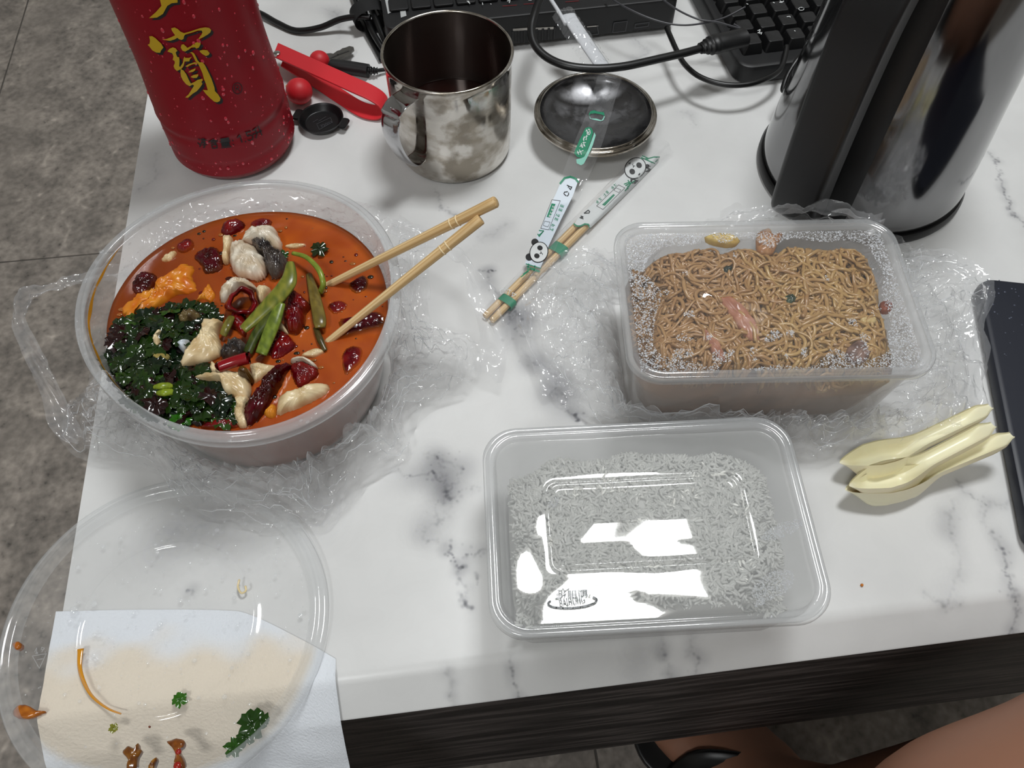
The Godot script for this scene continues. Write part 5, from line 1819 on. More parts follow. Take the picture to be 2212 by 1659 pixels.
func wrappers() -> void:
	# the empty sleeve lying across the mug lid
	var o := thing("chopstick_sleeve", "empty panda-printed chopstick sleeve lying across the steel mug lid", "wrapper", px(1230, 390, 0.012))
	var hv := func(v: float):
		var ks := [[120, 0.0345], [200, 0.031], [300, 0.0285], [330, 0.0272], [385, 0.0165], [440, 0.0105], [520, 0.0085], [640, 0.0085]]
		for i in ks.size() - 1:
			if v < ks[i + 1][0]:
				return lerpf(ks[i][1], ks[i + 1][1], clampf((v - ks[i][0]) / (ks[i + 1][0] - ks[i][0]), 0, 1))
		return 0.0085
	var lf := spl([Vector2(1292, 160), Vector2(1270, 235), Vector2(1238, 315), Vector2(1205, 400), Vector2(1168, 492), Vector2(1127, 604)], 60)
	var rt := spl([Vector2(1346, 160), Vector2(1322, 240), Vector2(1296, 325), Vector2(1262, 405), Vector2(1220, 495), Vector2(1170, 604)], 60)
	var fm := MB.new()
	fm.grid(16, 59, func(u, v):
		var i := int(round(v * 59))
		var q: Vector2 = lf[i].lerp(rt[i], u)
		var p := px(q.x, q.y, hv.call(q.y))
		p.y += 0.0012 * sin(PI * u) + 0.0011 * ns(u * 5, v * 12, 2) * u + 0.0006 * ns(u * 18, v * 30) * smoothstep(0.55, 0.75, u)
		return p)
	obj("clear_film", fm, M.bag_film, o, 30)
	var up := func(q: Vector2): return px(q.x, q.y, hv.call(q.y) + 0.0016)
	var pale := mat("sleeve_white", rgb(206, 216, 226), 0.45)
	var pw := MB.new()
	decal(pw, crop(1110, 360, 6.38, [640, 235, 700, 165, 780, 150, 850, 175, 880, 215, 815, 400, 650, 730, 480, 1090, 400, 1320, 365, 1395, 150, 1340, 260, 1095, 420, 725]), up, 8)
	obj("print_panel", pw, pale, o)
	var u1 := func(q: Vector2): return px(q.x, q.y, hv.call(q.y) + 0.00175)
	var gm := MB.new()
	stroke(gm, crop(1110, 360, 6.38, [640, 230, 700, 158, 780, 140, 850, 165, 885, 210]), 4.5, u1)
	decal(gm, crop(1110, 360, 6.38, [520, 505, 575, 515, 500, 700, 452, 692]), u1)
	for l in [[170, 1340, 370, 1400], [180, 1375, 360, 1440], [130, 1480, 230, 1410, 350, 1450], [100, 1520, 200, 1440], [350, 880, 410, 885, 350, 960, 330, 930], [350, 940, 400, 900], [205, 1340, 190, 1420], [290, 1365, 280, 1440]]:
		stroke(gm, crop(1110, 360, 6.38, l), 2.2, u1)
	glyphs(gm, Vector2(1214, 445), Vector2(-0.36, 0.93), 2, 7, 9, 1.0, u1, 1)
	glyphs(gm, Vector2(1205, 465), Vector2(-0.36, 0.93), 2, 7, 9, 1.0, u1, 2)
	glyphs(gm, Vector2(1195, 487), Vector2(-0.36, 0.93), 2, 7, 9, 1.0, u1, 3)
	# green label further up, over the lid: four white characters
	var lab := crop(1220, 220, 8.295, [345, 520, 370, 470, 425, 450, 480, 470, 510, 540, 480, 650, 400, 880, 350, 980, 300, 1005, 220, 985, 168, 920, 190, 850, 260, 690])
	decal(gm, lab, u1)
	decal(gm, crop(1220, 220, 8.295, [430, 225, 455, 170, 520, 150, 600, 175, 700, 185, 715, 250, 650, 225, 540, 205, 460, 215, 440, 250]), u1)
	obj("print_green", gm, M.green_ink, o).set_meta("kind", "stuff")
	var mint := MB.new()
	decal(mint, crop(1220, 220, 8.295, [530, 545, 555, 600, 500, 780, 400, 1000, 340, 1110, 290, 1135, 215, 1100, 205, 1030, 290, 1010, 360, 970, 420, 850, 500, 640]), up)
	decal(mint, crop(1220, 220, 8.295, [440, 255, 470, 300, 560, 300, 660, 330, 690, 290, 700, 255, 720, 260, 690, 330, 640, 345, 520, 320, 450, 300]), up)
	obj("print_pale_green", mint, M.pale_green, o)
	var u2 := func(q: Vector2): return px(q.x, q.y, hv.call(q.y) + 0.0019)
	var wm := MB.new()
	for l in [[225, 880, 250, 945], [262, 858, 290, 915], [225, 915, 330, 870], [280, 890, 300, 945],
		[285, 770, 300, 800], [270, 800, 330, 770], [300, 745, 310, 820], [320, 735, 375, 730], [340, 720, 345, 790], [355, 770, 362, 800], [320, 800, 326, 815],
		[330, 680, 350, 620], [330, 650, 360, 640], [345, 645, 340, 700], [370, 630, 410, 610], [390, 600, 385, 680, 375, 672],
		[380, 530, 392, 500], [395, 510, 410, 540], [420, 505, 430, 485], [440, 490, 452, 520], [395, 560, 455, 530], [400, 580, 440, 590, 460, 545], [400, 545, 405, 575], [420, 540, 425, 585]]:
		stroke(wm, crop(1220, 220, 8.295, l), 1.4, u2)
	glyphs(wm, Vector2(1196, 447), Vector2(-0.36, 0.93), 4, 5, 7, 0.9, u2, 4)
	obj("print_lettering", wm, M.white_print, o).set_meta("kind", "stuff")
	var km := MB.new()
	stroke(km, crop(1110, 360, 6.38, [525, 455, 640, 470, 480, 870, 370, 850, 525, 455]), 0.9, u1)
	stroke(km, crop(1110, 360, 6.38, [425, 750, 500, 765, 470, 830, 405, 810, 425, 750]), 0.7, u1)
	for l in [[690, 370, 700, 350, 740, 345], [755, 360, 755, 385, 735, 405], [720, 400, 695, 380], [735, 255, 770, 275, 800, 280], [760, 265, 750, 285], [765, 295, 780, 315, 795, 290]]:
		stroke(km, crop(1110, 360, 6.38, l), 2.0, u1)
	obj("print_marks", km, M.ink, o).set_meta("kind", "stuff")
	panda(o, u1, crop(1110, 360, 6.38, [345, 1180])[0], Vector2(-0.93, -0.36).normalized(), 22.0)
	# the sleeve that still holds a pair
	var o2 := thing("chopstick_sleeve", "panda-printed chopstick sleeve still holding a bamboo pair on the marble", "wrapper", px(1330, 420, 0.006))
	var f2 := MB.new()
	var p0 := px(1428, 315, 0.003)
	var p1 := px(1062, 686, 0.003)
	var ax := (p1 - p0).normalized()
	var sd := ax.cross(Vector3.UP).normalized()
	f2.grid(20, 60, func(u, v):
		var p := p0.lerp(p1, v)
		var e: float = (u - 0.44) * 0.0215
		var y := 0.0068 * exp(-pow(absf(e) / 0.0078, 8)) + 0.0004
		return p + sd * e * -1.0 + Vector3(0, y + 0.0005 * ns(u * 7, v * 26, 5) * smoothstep(0.0, 0.1, absf(e) * 12), 0))
	obj("clear_film", f2, M.bag_film, o2, 30)
	var on := func(k: float): return func(q: Vector2):
		var p := px(q.x, q.y, 0.0066)
		var e := (p - p0).dot(sd)
		return px(q.x, q.y, 0.0008 + 0.0066 * exp(-pow(absf(e) / 0.0082, 10)) + k)
	var S := [1240.0, 330.0, 9.758]
	var m1 := MB.new()
	decal(m1, crop(S[0], S[1], S[2], [0, 1500, 130, 1320, 430, 1050, 700, 770, 1060, 430, 1180, 290, 1310, 140, 1430, 60, 1560, 110, 1680, 80, 1800, 100, 1780, 190, 1640, 330, 1300, 680, 800, 1170, 330, 1600, 300, 1510, 240, 1495, 120, 1545]), on.call(0.0), 8)
	obj("print_panel", m1, M.white_print, o2)
	var g2 := MB.new()
	var a1: Callable = on.call(0.00015)
	stroke(g2, crop(S[0], S[1], S[2], [0, 1500, 60, 1545, 130, 1545, 230, 1500, 300, 1510, 335, 1580]), 3.2, a1)
	decal(g2, crop(S[0], S[1], S[2], [590, 1095, 830, 870, 865, 890, 650, 1118]), a1)
	for l in [[1440, 65, 1570, 120, 1680, 90, 1800, 90], [1420, 100, 1700, 225], [1400, 125, 1560, 130], [1720, 190, 1760, 150], [1060, 660, 1190, 610], [1090, 690, 1180, 640], [1110, 760, 1200, 640], [1080, 800, 1160, 700], [1140, 780, 1130, 700], [1190, 650, 1280, 590], [1160, 620, 1140, 580]]:
		stroke(g2, crop(S[0], S[1], S[2], l), 2.4, a1)
	glyphs(g2, Vector2(1290, 436), Vector2(0.70, -0.71), 2, 6, 9, 0.9, a1, 5)
	glyphs(g2, Vector2(1306, 421), Vector2(0.70, -0.71), 2, 6, 8, 0.9, a1, 6)
	glyphs(g2, Vector2(1323, 405), Vector2(0.70, -0.71), 2, 6, 8, 0.9, a1, 7)
	obj("print_green", g2, M.green_ink, o2).set_meta("kind", "stuff")
	var k2 := MB.new()
	stroke(k2, crop(S[0], S[1], S[2], [940, 675, 1070, 740, 610, 1195, 475, 1120, 940, 675]), 0.9, a1)
	stroke(k2, crop(S[0], S[1], S[2], [880, 740, 990, 780, 940, 840, 840, 790, 880, 740]), 0.7, a1)
	for l in [[215, 1270, 300, 1210], [300, 1210, 330, 1240, 310, 1275], [220, 1275, 290, 1270], [125, 1370, 180, 1340], [150, 1385, 190, 1350], [150, 1330, 190, 1395]]:
		stroke(k2, crop(S[0], S[1], S[2], l), 2.2, a1)
	obj("print_marks", k2, M.ink, o2).set_meta("kind", "stuff")
	panda(o2, a1, crop(S[0], S[1], S[2], [1290, 325])[0], Vector2(0.68, 0.73).normalized(), 24.0)
	# green paper band round the pair
	var bd := MB.new()
	var b0 := px(1092, 652, 0.003)
	bd.grid(24, 2, func(u, v):
		var a: float = u * TAU
		var e := Vector2(signf(cos(a)) * pow(absf(cos(a)), 0.6) * 0.0061, signf(sin(a)) * pow(absf(sin(a)), 0.6) * 0.0033)
		return b0 - sd * 0.0012 + ax * (v - 0.5) * 0.0062 + sd * e.x + Vector3.UP * (e.y + 0.0006))
	tag(obj("paper_band", bd, M.green_ink), "green paper band holding the wrapped chopsticks together", "paper band", "")
	var b3 := MB.new()
	for l in [[1080, 626, 1090, 622, 1092, 632, 1082, 635, 1080, 626], [1093, 622, 1104, 628], [1097, 624, 1093, 634], [1101, 627, 1099, 637], [1107, 632, 1115, 636, 1106, 640, 1107, 632]]:
		stroke(b3, crop(0, 0, 1, l), 1.2, func(q): return px(q.x, q.y, 0.0074))
	tag(obj("band_lettering", b3, M.white_print), "white printed characters on the green paper band", "lettering")
	var bd2 := MB.new()
	var b1 := px(1202, 540, 0.003)
	bd2.grid(24, 2, func(u, v):
		var a: float = u * TAU
		var e := Vector2(signf(cos(a)) * pow(absf(cos(a)), 0.6) * 0.0061, signf(sin(a)) * pow(absf(sin(a)), 0.6) * 0.0033)
		return b1 - sd * 0.0014 + ax * (v - 0.5) * 0.009 + sd * e.x + Vector3.UP * (e.y + 0.0006))
	tag(obj("paper_band", bd2, M.green_ink), "green band on the wrapped chopsticks, half hidden by the empty sleeve", "paper band", "")


# ---- three ivory spoons ----
func spoons() -> void:
	mat("ivory", rgb(246, 238, 204), 0.32, 0.0, {"backlight_enabled": true, "backlight": Color(0.30, 0.28, 0.19), "subsurf_scatter_enabled": true, "subsurf_scatter_strength": 0.1})
	var L := 0.112
	var rimy := func(s: float): return 0.0150 + 0.0145 * maxf(sqrt((s - 0.47) * (s - 0.47) + 0.002) + s - 0.47, 0.0) / 1.06
	var dep := func(s: float): return 0.0140 * smoothstep(-0.01, 0.17, s) * (1.0 - smoothstep(0.40, 0.58, s)) + 0.0060 * smoothstep(0.36, 0.58, s) * (1.0 - 0.75 * smoothstep(0.86, 1.0, s))
	var wid := func(s: float): return (0.0098 * pow(clampf(s / 0.22, 0, 1), 0.65) * (1.0 - smoothstep(0.28, 0.58, s)) + 0.0050 * smoothstep(0.26, 0.58, s)) * (1.0 - 0.6 * smoothstep(0.93, 1.0, s)) + 0.0004
	var mb := MB.new()
	mb.grid(36, 60, func(u, v):
		var s: float = v
		var inner: bool = u > 0.5
		var f: float = (u * 2.0 if not inner else 2.0 - u * 2.0)
		var a := (f - 0.5) * PI
		var th := 0.0008 if inner else 0.0
		var w: float = maxf(wid.call(s) - th, 0.0002)
		var d: float = maxf(dep.call(s) - th, 0.0001)
		var z := w * signf(sin(a)) * pow(absf(sin(a)), 0.65)
		var y: float = rimy.call(s) - d * pow(maxf(cos(a), 0.0), 0.42)
		return Vector3(s * L, y, z))
	var me := mb.mesh(60)
	var spots := [
		["ivory plastic soup spoon lying apart, farthest from the table's front edge", Vector2(1812, 1000), Vector2(2152, 889), 0.0140, 0.030, -0.40],
		["ivory plastic soup spoon nested inside another, the upper of the nested pair", Vector2(1832, 1050), Vector2(2158, 928), 0.0175, 0.034, -0.36],
		["ivory plastic soup spoon under the nested one, nearest the front edge", Vector2(1824, 1058), Vector2(2190, 958), 0.0140, 0.026, -0.38],
	]
	for e in spots:
		var a := px(e[1].x, e[1].y, e[3])
		var b := px(e[2].x, e[2].y, e[4])
		var o := MeshInstance3D.new()
		o.mesh = me
		o.material_override = M.ivory
		o.name = numbered("soup_spoon")
		var d := b - a
		var yaw := atan2(-d.z, d.x)
		var k := Vector2(d.x, d.z).length() / (L * 0.995)
		var bs := Basis(Vector3.UP, yaw) * Basis(Vector3.RIGHT, e[5])
		bs = bs.scaled_local(Vector3(k, 1, 1))
		o.transform = Transform3D(bs, Vector3.ZERO)
		o.position = a - bs * Vector3(0, 0.0165, 0)
		var low := 1.0
		for q in me.surface_get_arrays(0)[Mesh.ARRAY_VERTEX]:
			low = minf(low, (o.transform * q).y)
		o.position.y += T + (0.0004 if e[3] < 0.016 else 0.0042) - low
		add_child(o)
		tag(o, e[0], "spoon", "ivory soup spoons")


# ---- the tub's lid, tissue and scraps ----
func round_lid() -> void:
	# tissue hanging over the table's front edge
	var m := MB.new()
	var far := spl([Vector2(-0.2345, -0.1690), Vector2(-0.19, -0.1645), Vector2(-0.144, -0.1585), Vector2(-0.1263, -0.1534), Vector2(-0.0955, -0.1345), Vector2(-0.0805, -0.1240)], 61)
	m.grid(60, 60, func(u, v):
		var i := int(round(u * 60))
		var q: Vector2 = far[i]
		var x := q.x
		var z: float = lerpf(q.y, TZ1 + 0.13, v)
		var y := T + 0.0006 + 0.0006 * (1 + ns(x * 60, z * 60)) * smoothstep(0, 0.1, v)
		if z > -0.117:
			var s: float = z + 0.117   # over the arris, then down along the sloping edge and beyond it
			var g := minf(s, 0.0065)
			y = T + 0.0024 - 0.32 * g * g / 0.0065 - 0.64 * clampf(s - 0.0065, 0.0, 0.022) - 0.80 * maxf(s - 0.0285, 0.0)
			z = -0.117 + g * 0.9 + 0.77 * clampf(s - 0.0065, 0.0, 0.022) + 0.60 * maxf(s - 0.0285, 0.0) + 0.0022 * ns(x * 30, s * 30, 4) * smoothstep(0.02, 0.07, s) + 0.0008
		return Vector3(x, y, z),
	func(u, v):
		var i := int(round(u * 60))
		var x: float = far[i].x
		var z: float = lerpf(far[i].y, TZ1 + 0.13, v)
		var soak := smoothstep(-0.150, -0.128, z + 0.012 * ns(x * 40, z * 40) + 0.15 * maxf(-0.16 - x, 0) * 0.4) * smoothstep(0.086, 0.080, Vector2(x + 0.1715, z + 0.1522).length())
		return lin(226, 230, 236).lerp(lin(226, 214, 196), soak))
	var tissue := obj("paper_tissue", m, mat("tissue", Color.WHITE, 0.9, 0.0, {"vertex_color_use_as_albedo": true, "heightmap_enabled": true, "heightmap_texture": ntex(nz(0.05, 3), 256, Color.BLACK, Color.WHITE), "heightmap_scale": 0.02, "uv1_scale": Vector3(6, 6, 6)}))
	tag(tissue, "white paper tissue under the round lid, draped over the table's front corner", "tissue")
	var at := Vector3(-0.1715, T + 0.0022, -0.1522)
	var o := thing("round_lid", "clear round tub lid with drops and scraps, overhanging the table corner", "lid", at)
	var pr := []
	for q in [[0, 2.0], [30, 2.0], [44.5, 2.0], [46.3, 2.6], [47.2, 3.9], [48.1, 2.6], [49.6, 1.9], [65, 1.7], [77.5, 1.7], [79, 2.6], [79.8, 4.6], [80.8, 5.4], [82, 5.2], [82.8, 4.0], [83.8, 3.6], [84.8, 4.2], [85.6, 4.6], [87.2, 4.2], [88.3, 2.8], [88.6, 0.6], [88.1, 0.1]]:
		pr.append(Vector2(q[0] * 0.001, q[1] * 0.001))
	var lm := MB.new()
	lm.t = Transform3D(Basis(), at)
	lm.lathe(pr.slice(0, 9), 128)
	obj("lid_panel", lm, M.clear, o)
	var rm := MB.new()
	rm.t = Transform3D(Basis(), at)
	rm.lathe(pr.slice(8), 128)
	obj("lid_rim", rm, film("lid_rim_film", rgb(222, 226, 228), 0.20, 0.06), o)
	# moulded mark: a recycling triangle and two digits, seen from behind
	var mk := MB.new()
	for l in [[70, 1417, 100, 1412, 85, 1444, 70, 1417], [80, 1425, 92, 1423], [75, 1408, 79, 1400, 79, 1409], [90, 1408, 96, 1400, 90, 1398, 89, 1403, 95, 1403]]:
		stroke(mk, crop(0, 0, 1, l), 1.6, func(q): return px(q.x, q.y, 0.0047))
	obj("moulded_mark", mk, M.rim_film, o)
	var ball := SphereMesh.new()
	ball.radius = 1.0
	ball.height = 2.0
	ball.radial_segments = 12
	ball.rings = 6
	var w := []
	for i in 420:
		var a := rng.randf() * TAU
		var rr := sqrt(rng.randf()) * 0.078
		if sin(a) * rr > 0.035 and rng.randf() < 0.75:
			continue
		var s := 0.0003 + 0.0011 * pow(rng.randf(), 4)
		w.append(Transform3D(Basis().scaled(Vector3(s * 1.1, s * 0.55, s)), at + Vector3(rr * cos(a), 0.0019, rr * sin(a))))
	for e in [[160, 1318, 0.0030], [203, 1305, 0.0024], [163, 1345, 0.0018], [345, 1348, 0.0022], [208, 1424, 0.0019], [340, 1193, 0.0016], [372, 1110, 0.0014], [332, 1068, 0.0019], [490, 1196, 0.0014], [512, 1352, 0.0015]]:
		var s: float = e[2] * 0.8
		w.append(Transform3D(Basis().scaled(Vector3(s, s * 0.45, s)), px(e[0], e[1], 0.0042)))
	many("water_drops", ball, M.drop, w, o)
	# oily smears on the plastic
	var amber := mat("orange_oil", rgb(206, 140, 34), 0.08)
	var sm := MB.new()
	sm.tube(path([174, 1402, 0.0052, 172, 1440, 0.0052, 182, 1475, 0.0052, 200, 1505, 0.0052, 232, 1530, 0.0052, 262, 1542, 0.0052], 24), func(f): return lerpf(0.0019, 0.0004, pow(f, 0.5)), 8, 0.35)
	tag(obj("oil_streak", sm, amber), "curved orange oil streak along the round lid's inner ring", "oil streak")
	var h := 0.0047
	for e in [["sauce_blob", "small round orange sauce blob at the round lid's left rim", "sauce", [26, 1390, 36, 1385, 45, 1390, 43, 1400, 32, 1403], lin(170, 96, 30), lin(120, 60, 18), 0.0010],
		["sauce_blob", "larger orange-brown sauce smear with a tail at the round lid's left rim", "sauce", [26, 1540, 40, 1522, 62, 1525, 78, 1534, 98, 1536, 80, 1546, 60, 1552, 38, 1552], lin(186, 110, 34), lin(140, 74, 22), 0.0012]]:
		var b := puff(crop(0, 0, 1, e[3]), h, e[6], 0.0002, 200, mottle(e[4], e[5], 200), Vector2.ZERO, 30, 4)
		tag(obj(e[0], b, M.wet), e[1], e[2])
	for e in [["big dark coriander leaf on the round lid near its front rim", 546, 1563, 0.0088, lin(30, 56, 16), 0.5], ["coriander leaf joined to the big one's lower tip", 505, 1615, 0.0056, lin(36, 70, 20), 1.9], ["small green coriander leaf on the lid's inner ring", 388, 1511, 0.0046, lin(48, 92, 26), 1.2], ["tiny olive leaf scrap alone on the round lid", 245, 1573, 0.0028, lin(112, 112, 40), 0.1]]:
		var b := MB.new()
		leaf(b, px(e[1], e[2], h + 0.0008), e[3], e[5], 0.06, e[4])
		if e[3] > 0.008:
			leaf(b, px(530, 1592, h + 0.0008), 0.0055, 1.0, 0.05, e[4])
			leaf(b, px(562, 1556, h + 0.0010), 0.0056, 2.0, 0.05, e[4])
		tag(obj("coriander_leaf", b, M.wet), e[0], "leaf")
	for e in [["brown chili scrap with a pointed tip, left of the two at the lid's front", [264, 1625, 276, 1612, 290, 1616, 297, 1605, 300, 1616, 305, 1622, 296, 1640, 292, 1662, 272, 1664, 276, 1642], lin(132, 84, 30)], ["brown chili scrap with red bits, right of the two at the lid's front", [360, 1602, 378, 1596, 396, 1598, 396, 1612, 386, 1622, 396, 1640, 398, 1660, 376, 1662, 380, 1634, 370, 1612], lin(140, 80, 30)], ["small ochre scrap between the two chili scraps", [322, 1650, 335, 1636, 338, 1642, 330, 1662, 320, 1664], lin(170, 116, 40)]]:
		var b := puff(crop(0, 0, 1, e[1]), h, 0.0016, 0.0005, 400, mottle(e[2], lin(96, 52, 20), 300), Vector2.ZERO, 36, 4)
		tag(obj("chili_scrap", b, M.wet), e[0], "food scrap")
	for e in [["red chili fleck, upper of two on the right chili scrap", 385, 1624, 0.0016], ["red chili fleck, lower of two on the right chili scrap", 383, 1654, 0.0022], ["tiny brown fleck near the lid's small green leaf", 323, 1570, 0.0006]]:
		var b := MB.new()
		b.t = Transform3D(Basis(), px(e[1], e[2], h + 0.0012))
		b.col = lin(150, 36, 26) if e[3] > 0.001 else lin(120, 60, 40)
		b.lathe([Vector2(0, -0.0014), Vector2(e[3], -0.0004), Vector2(e[3] * 0.8, 0.0005), Vector2(0, 0.0008)], 10)
		tag(obj("chili_fleck", b, M.wet), e[0], "food scrap")
	var nr := MB.new()
	nr.col = lin(226, 206, 160)
	nr.tube(path([517, 1252, 0.0048, 514, 1268, 0.0048, 521, 1281, 0.0048, 531, 1276, 0.0048, 530, 1266, 0.0048], 16), 0.0006, 6)
	tag(obj("noodle_scrap", nr, M.wet), "tiny pale ring-shaped scrap on the lid's inner ring", "food scrap")
	# dark navy pad at the right
	var pad := thing("navy_pad", "dark navy speckled flat pad with rounded corners at the table's right", "pad", Vector3(0.46, T, -0.22))
	var pf := Transform3D(Basis(Vector3.UP, deg_to_rad(-15.0)), px(2113, 602, 0.012) * Vector3(1, 0, 1) + Vector3(0, T, 0))
	var pm := MB.new()
	pm.t = pf * Transform3D(Basis(), Vector3(0.079, 0, 0.098))
	pm.rbox(0.080, 0.100, 0.0, 0.0125, 0.012, 0.004, 8)
	obj("pad_body", pm, mat("navy", rgb(17, 22, 36), 0.42), pad, 40)
	var sp := []
	for i in 170:
		var s := rng.randf_range(0.0003, 0.0007)
		sp.append(pf * Transform3D(Basis().scaled(Vector3(s, s * 0.3, s)), Vector3(rng.randf_range(0.004, 0.15), 0.0125, rng.randf_range(0.004, 0.11) * rng.randf())))
	many("speckles", ball, mat("speck", rgb(70, 76, 92), 0.3), sp, pad)


# ---- computer things along the back ----
func on_plane(u: float, v: float, p: Vector3, n: Vector3) -> Vector3:
	var d := ray(u, v)
	var c := Vector3(0, T + CAM_H, 0)
	return c + d * ((p - c).dot(n) / d.dot(n))


func cord(called: String, label: String, list: Array, r: float, n := 60, cat := "cable", m: Material = null) -> MeshInstance3D:
	var mb := MB.new()
	mb.tube(path(list, n), r, 10)
	var o := obj(called, mb, m if m else M.black_rubber)
	tag(o, label, cat)
	return o


func electronics() -> void:
	# laptop, only its front edge in the frame
	var yaw := deg_to_rad(2.6)
	var c := Vector3(0.083, T, -0.6275)
	var bs := Basis(Vector3.UP, yaw)
	var lp := thing("laptop", "black laptop along the table's back, front edge with ports in view", "laptop", c)
	var fr := Transform3D(bs, c)
	var b := MB.new()
	b.t = fr * Transform3D(Basis(), Vector3(0.014, 0, -0.112))
	b.rbox(0.126, 0.112, 0.004, 0.0325, 0.008, 0.0022, 4)
	obj("laptop_body", b, mat("laptop_black", rgb(14, 14, 16), 0.5), lp, 35)
	var nrm := bs * Vector3(0, 0, 1)
	var fp := fr * Vector3(0, 0, 0.0004)
	var face := func(q: Vector2): return on_plane(q.x, q.y, fp, nrm)
	for e in [[1108, 1142, 62, 66], [1152, 1196, 60, 64], [1268, 1292, 57, 58]]:
		var s := MB.new()
		decal(s, PackedVector2Array([Vector2(e[0], e[2]), Vector2(e[1], e[2] - 2), Vector2(e[1], e[3] - 1), Vector2(e[0], e[3] + 1)]), face, 30)
		obj("metal_trim", s, M.steel, lp).set_meta("kind", "stuff")
	var port := MB.new()
	decal(port, PackedVector2Array([Vector2(1325, 50), Vector2(1354, 46), Vector2(1351, 67), Vector2(1323, 70)]), func(q): return face.call(q) + nrm * 0.0003, 20)
	obj("network_port", port, M.ink, lp)
	var pr := MB.new()
	for l in [[1323, 70, 1351, 67, 1355, 45, 1326, 49, 1323, 70], [1372, 52, 1402, 48, 1400, 56, 1371, 60, 1372, 52], [1290, 56, 1293, 73, 1270, 76]]:
		stroke(pr, crop(0, 0, 1, l), 1.4, func(q): return face.call(q) + nrm * 0.0004, 30)
	obj("port_outline", pr, mat("port_grey", rgb(70, 70, 74), 0.4), lp).set_meta("kind", "stuff")
	var vents := MB.new()
	for i in 9:
		vents.t = fr * Transform3D(Basis(), Vector3(-0.010 + i * 0.0052, 0.012, 0.0003))
		vents.rbox(0.0011, 0.0006, -0.006, 0.006, 0.0004, 0.0003, 1)
	obj("vent_slats", vents, M.black_rubber, lp, 40).set_meta("kind", "stuff")
	var kp := MB.new()
	kp.rbox(0.0082, 0.0078, 0.0, 0.0026, 0.0018, 0.0008, 3)
	var km := kp.mesh(40)
	mat("key_black", rgb(13, 13, 15), 0.5)
	for r in 2:
		for i in 12:
			var k := MeshInstance3D.new()
			k.name = "key"
			k.mesh = km
			k.material_override = M.key_black
			lp.add_child(k, true)
			k.transform = Transform3D(bs, bs * Vector3(-0.098 + i * 0.019 + r * 0.005, 0.0325, -0.029 - r * 0.019))
	var tp := fr * Vector3(0, 0.0352, 0)
	var top := func(q: Vector2): return on_plane(q.x, q.y, tp, Vector3.UP)
	var gl := MB.new()
	for l in [[1009, 2, 1013, 6], [1012, 2, 1015, 8], [1042, 6, 1043, 10], [1060, 8, 1061, 9], [1096, 2, 1102, 1, 1100, 6], [1142, 0, 1148, 0]]:
		stroke(gl, crop(0, 0, 1, l), 1.3, top, 30)
	obj("key_print", gl, M.white_print, lp).set_meta("kind", "stuff")
	var rd := MB.new()
	for l in [[1086, 13, 1116, 11], [1132, 9, 1160, 7], [1222, 4, 1250, 2]]:
		stroke(rd, crop(0, 0, 1, l), 1.6, func(q): return on_plane(q.x, q.y, fr * Vector3(0, 0.0328, 0), Vector3.UP), 30)
	obj("red_key_edge", rd, mat("red_edge", rgb(96, 20, 24), 0.5), lp).set_meta("kind", "stuff")
	var stc := MB.new()
	for l in [[831, -4, 838, -4, 846, 26, 838, 30], [861, -6, 871, -6, 878, 34, 866, 38]]:
		decal(stc, crop(0, 0, 1, l), func(q): return on_plane(q.x, q.y, fr * Vector3(0, 0.0330, 0), Vector3.UP), 30)
	obj("white_sticker", stc, mat("sticker", rgb(176, 178, 178), 0.5), lp).set_meta("kind", "stuff")
	var scn := MB.new()
	scn.t = fr * Transform3D(Basis(Vector3.RIGHT, deg_to_rad(72)), Vector3(0.014, 0.034, -0.218))
	scn.rbox(0.126, 0.100, 0.0, 0.006, 0.008, 0.002, 4)
	scn.v = PackedVector3Array(Array(scn.v).map(func(q): return q + bs * (Basis(Vector3.RIGHT, deg_to_rad(72)) * Vector3(0, 0, -0.100))))
	obj("screen", scn, M.laptop_black, lp, 35)
	# separate keyboard, turned end on
	var kx := 0.312
	var kb := thing("keyboard", "black keyboard turned end on behind the kettle, white-printed keys", "keyboard", Vector3(kx, T, -0.68))
	var kf := Transform3D(Basis(Vector3.UP, deg_to_rad(4.0)), Vector3(kx, T, -0.68))
	var body := MB.new()
	body.t = kf
	body.rbox(0.064, 0.122, 0.0, 0.019, 0.014, 0.004, 6)
	obj("keyboard_body", body, mat("keyboard_black", rgb(14, 14, 16), 0.5), kb, 40)
	var kc := MB.new()
	kc.loft([MB.rr(0.0086, 0.0086, 0.002, 0.0, 3), MB.rr(0.0084, 0.0084, 0.002, 0.002, 3), MB.rr(0.0064, 0.0068, 0.002, 0.0092, 3), MB.rr(0.0058, 0.0062, 0.0018, 0.0096, 3), MB.rr(0.0001, 0.0001, 0.00005, 0.0092, 3)])
	var kmesh := kc.mesh(35)
	for i in 6:
		for j in 11:
			var k := MeshInstance3D.new()
			k.name = "key"
			k.mesh = kmesh
			k.material_override = M.key_black
			kb.add_child(k, true)
			var sc := Vector3(1, 1, 1)
			k.transform = Transform3D(kf.basis.scaled(sc), kf.basis * Vector3(-0.0475 + i * 0.019, 0.019, 0.098 - j * 0.019))
	var kt := MB.new()
	var ktop := func(q: Vector2): return px(q.x, q.y, 0.0290)
	var zero := oval(1731, 19, 5.5, 3.2)
	zero.append(zero[0])
	stroke(kt, zero, 1.5, ktop, 30)
	for l in [[1700, 36, 1707, 35, 1707, 37], [1685, 2, 1690, 5, 1684, 5], [1690, 4, 1693, 2], [1716, 66, 1718, 67], [1637, 66, 1642, 64, 1641, 69, 1637, 71], [1640, 72, 1646, 70, 1644, 74], [1613, 8, 1616, 9], [1670, 5, 1673, 6]]:
		stroke(kt, crop(0, 0, 1, l), 1.4, ktop, 30)
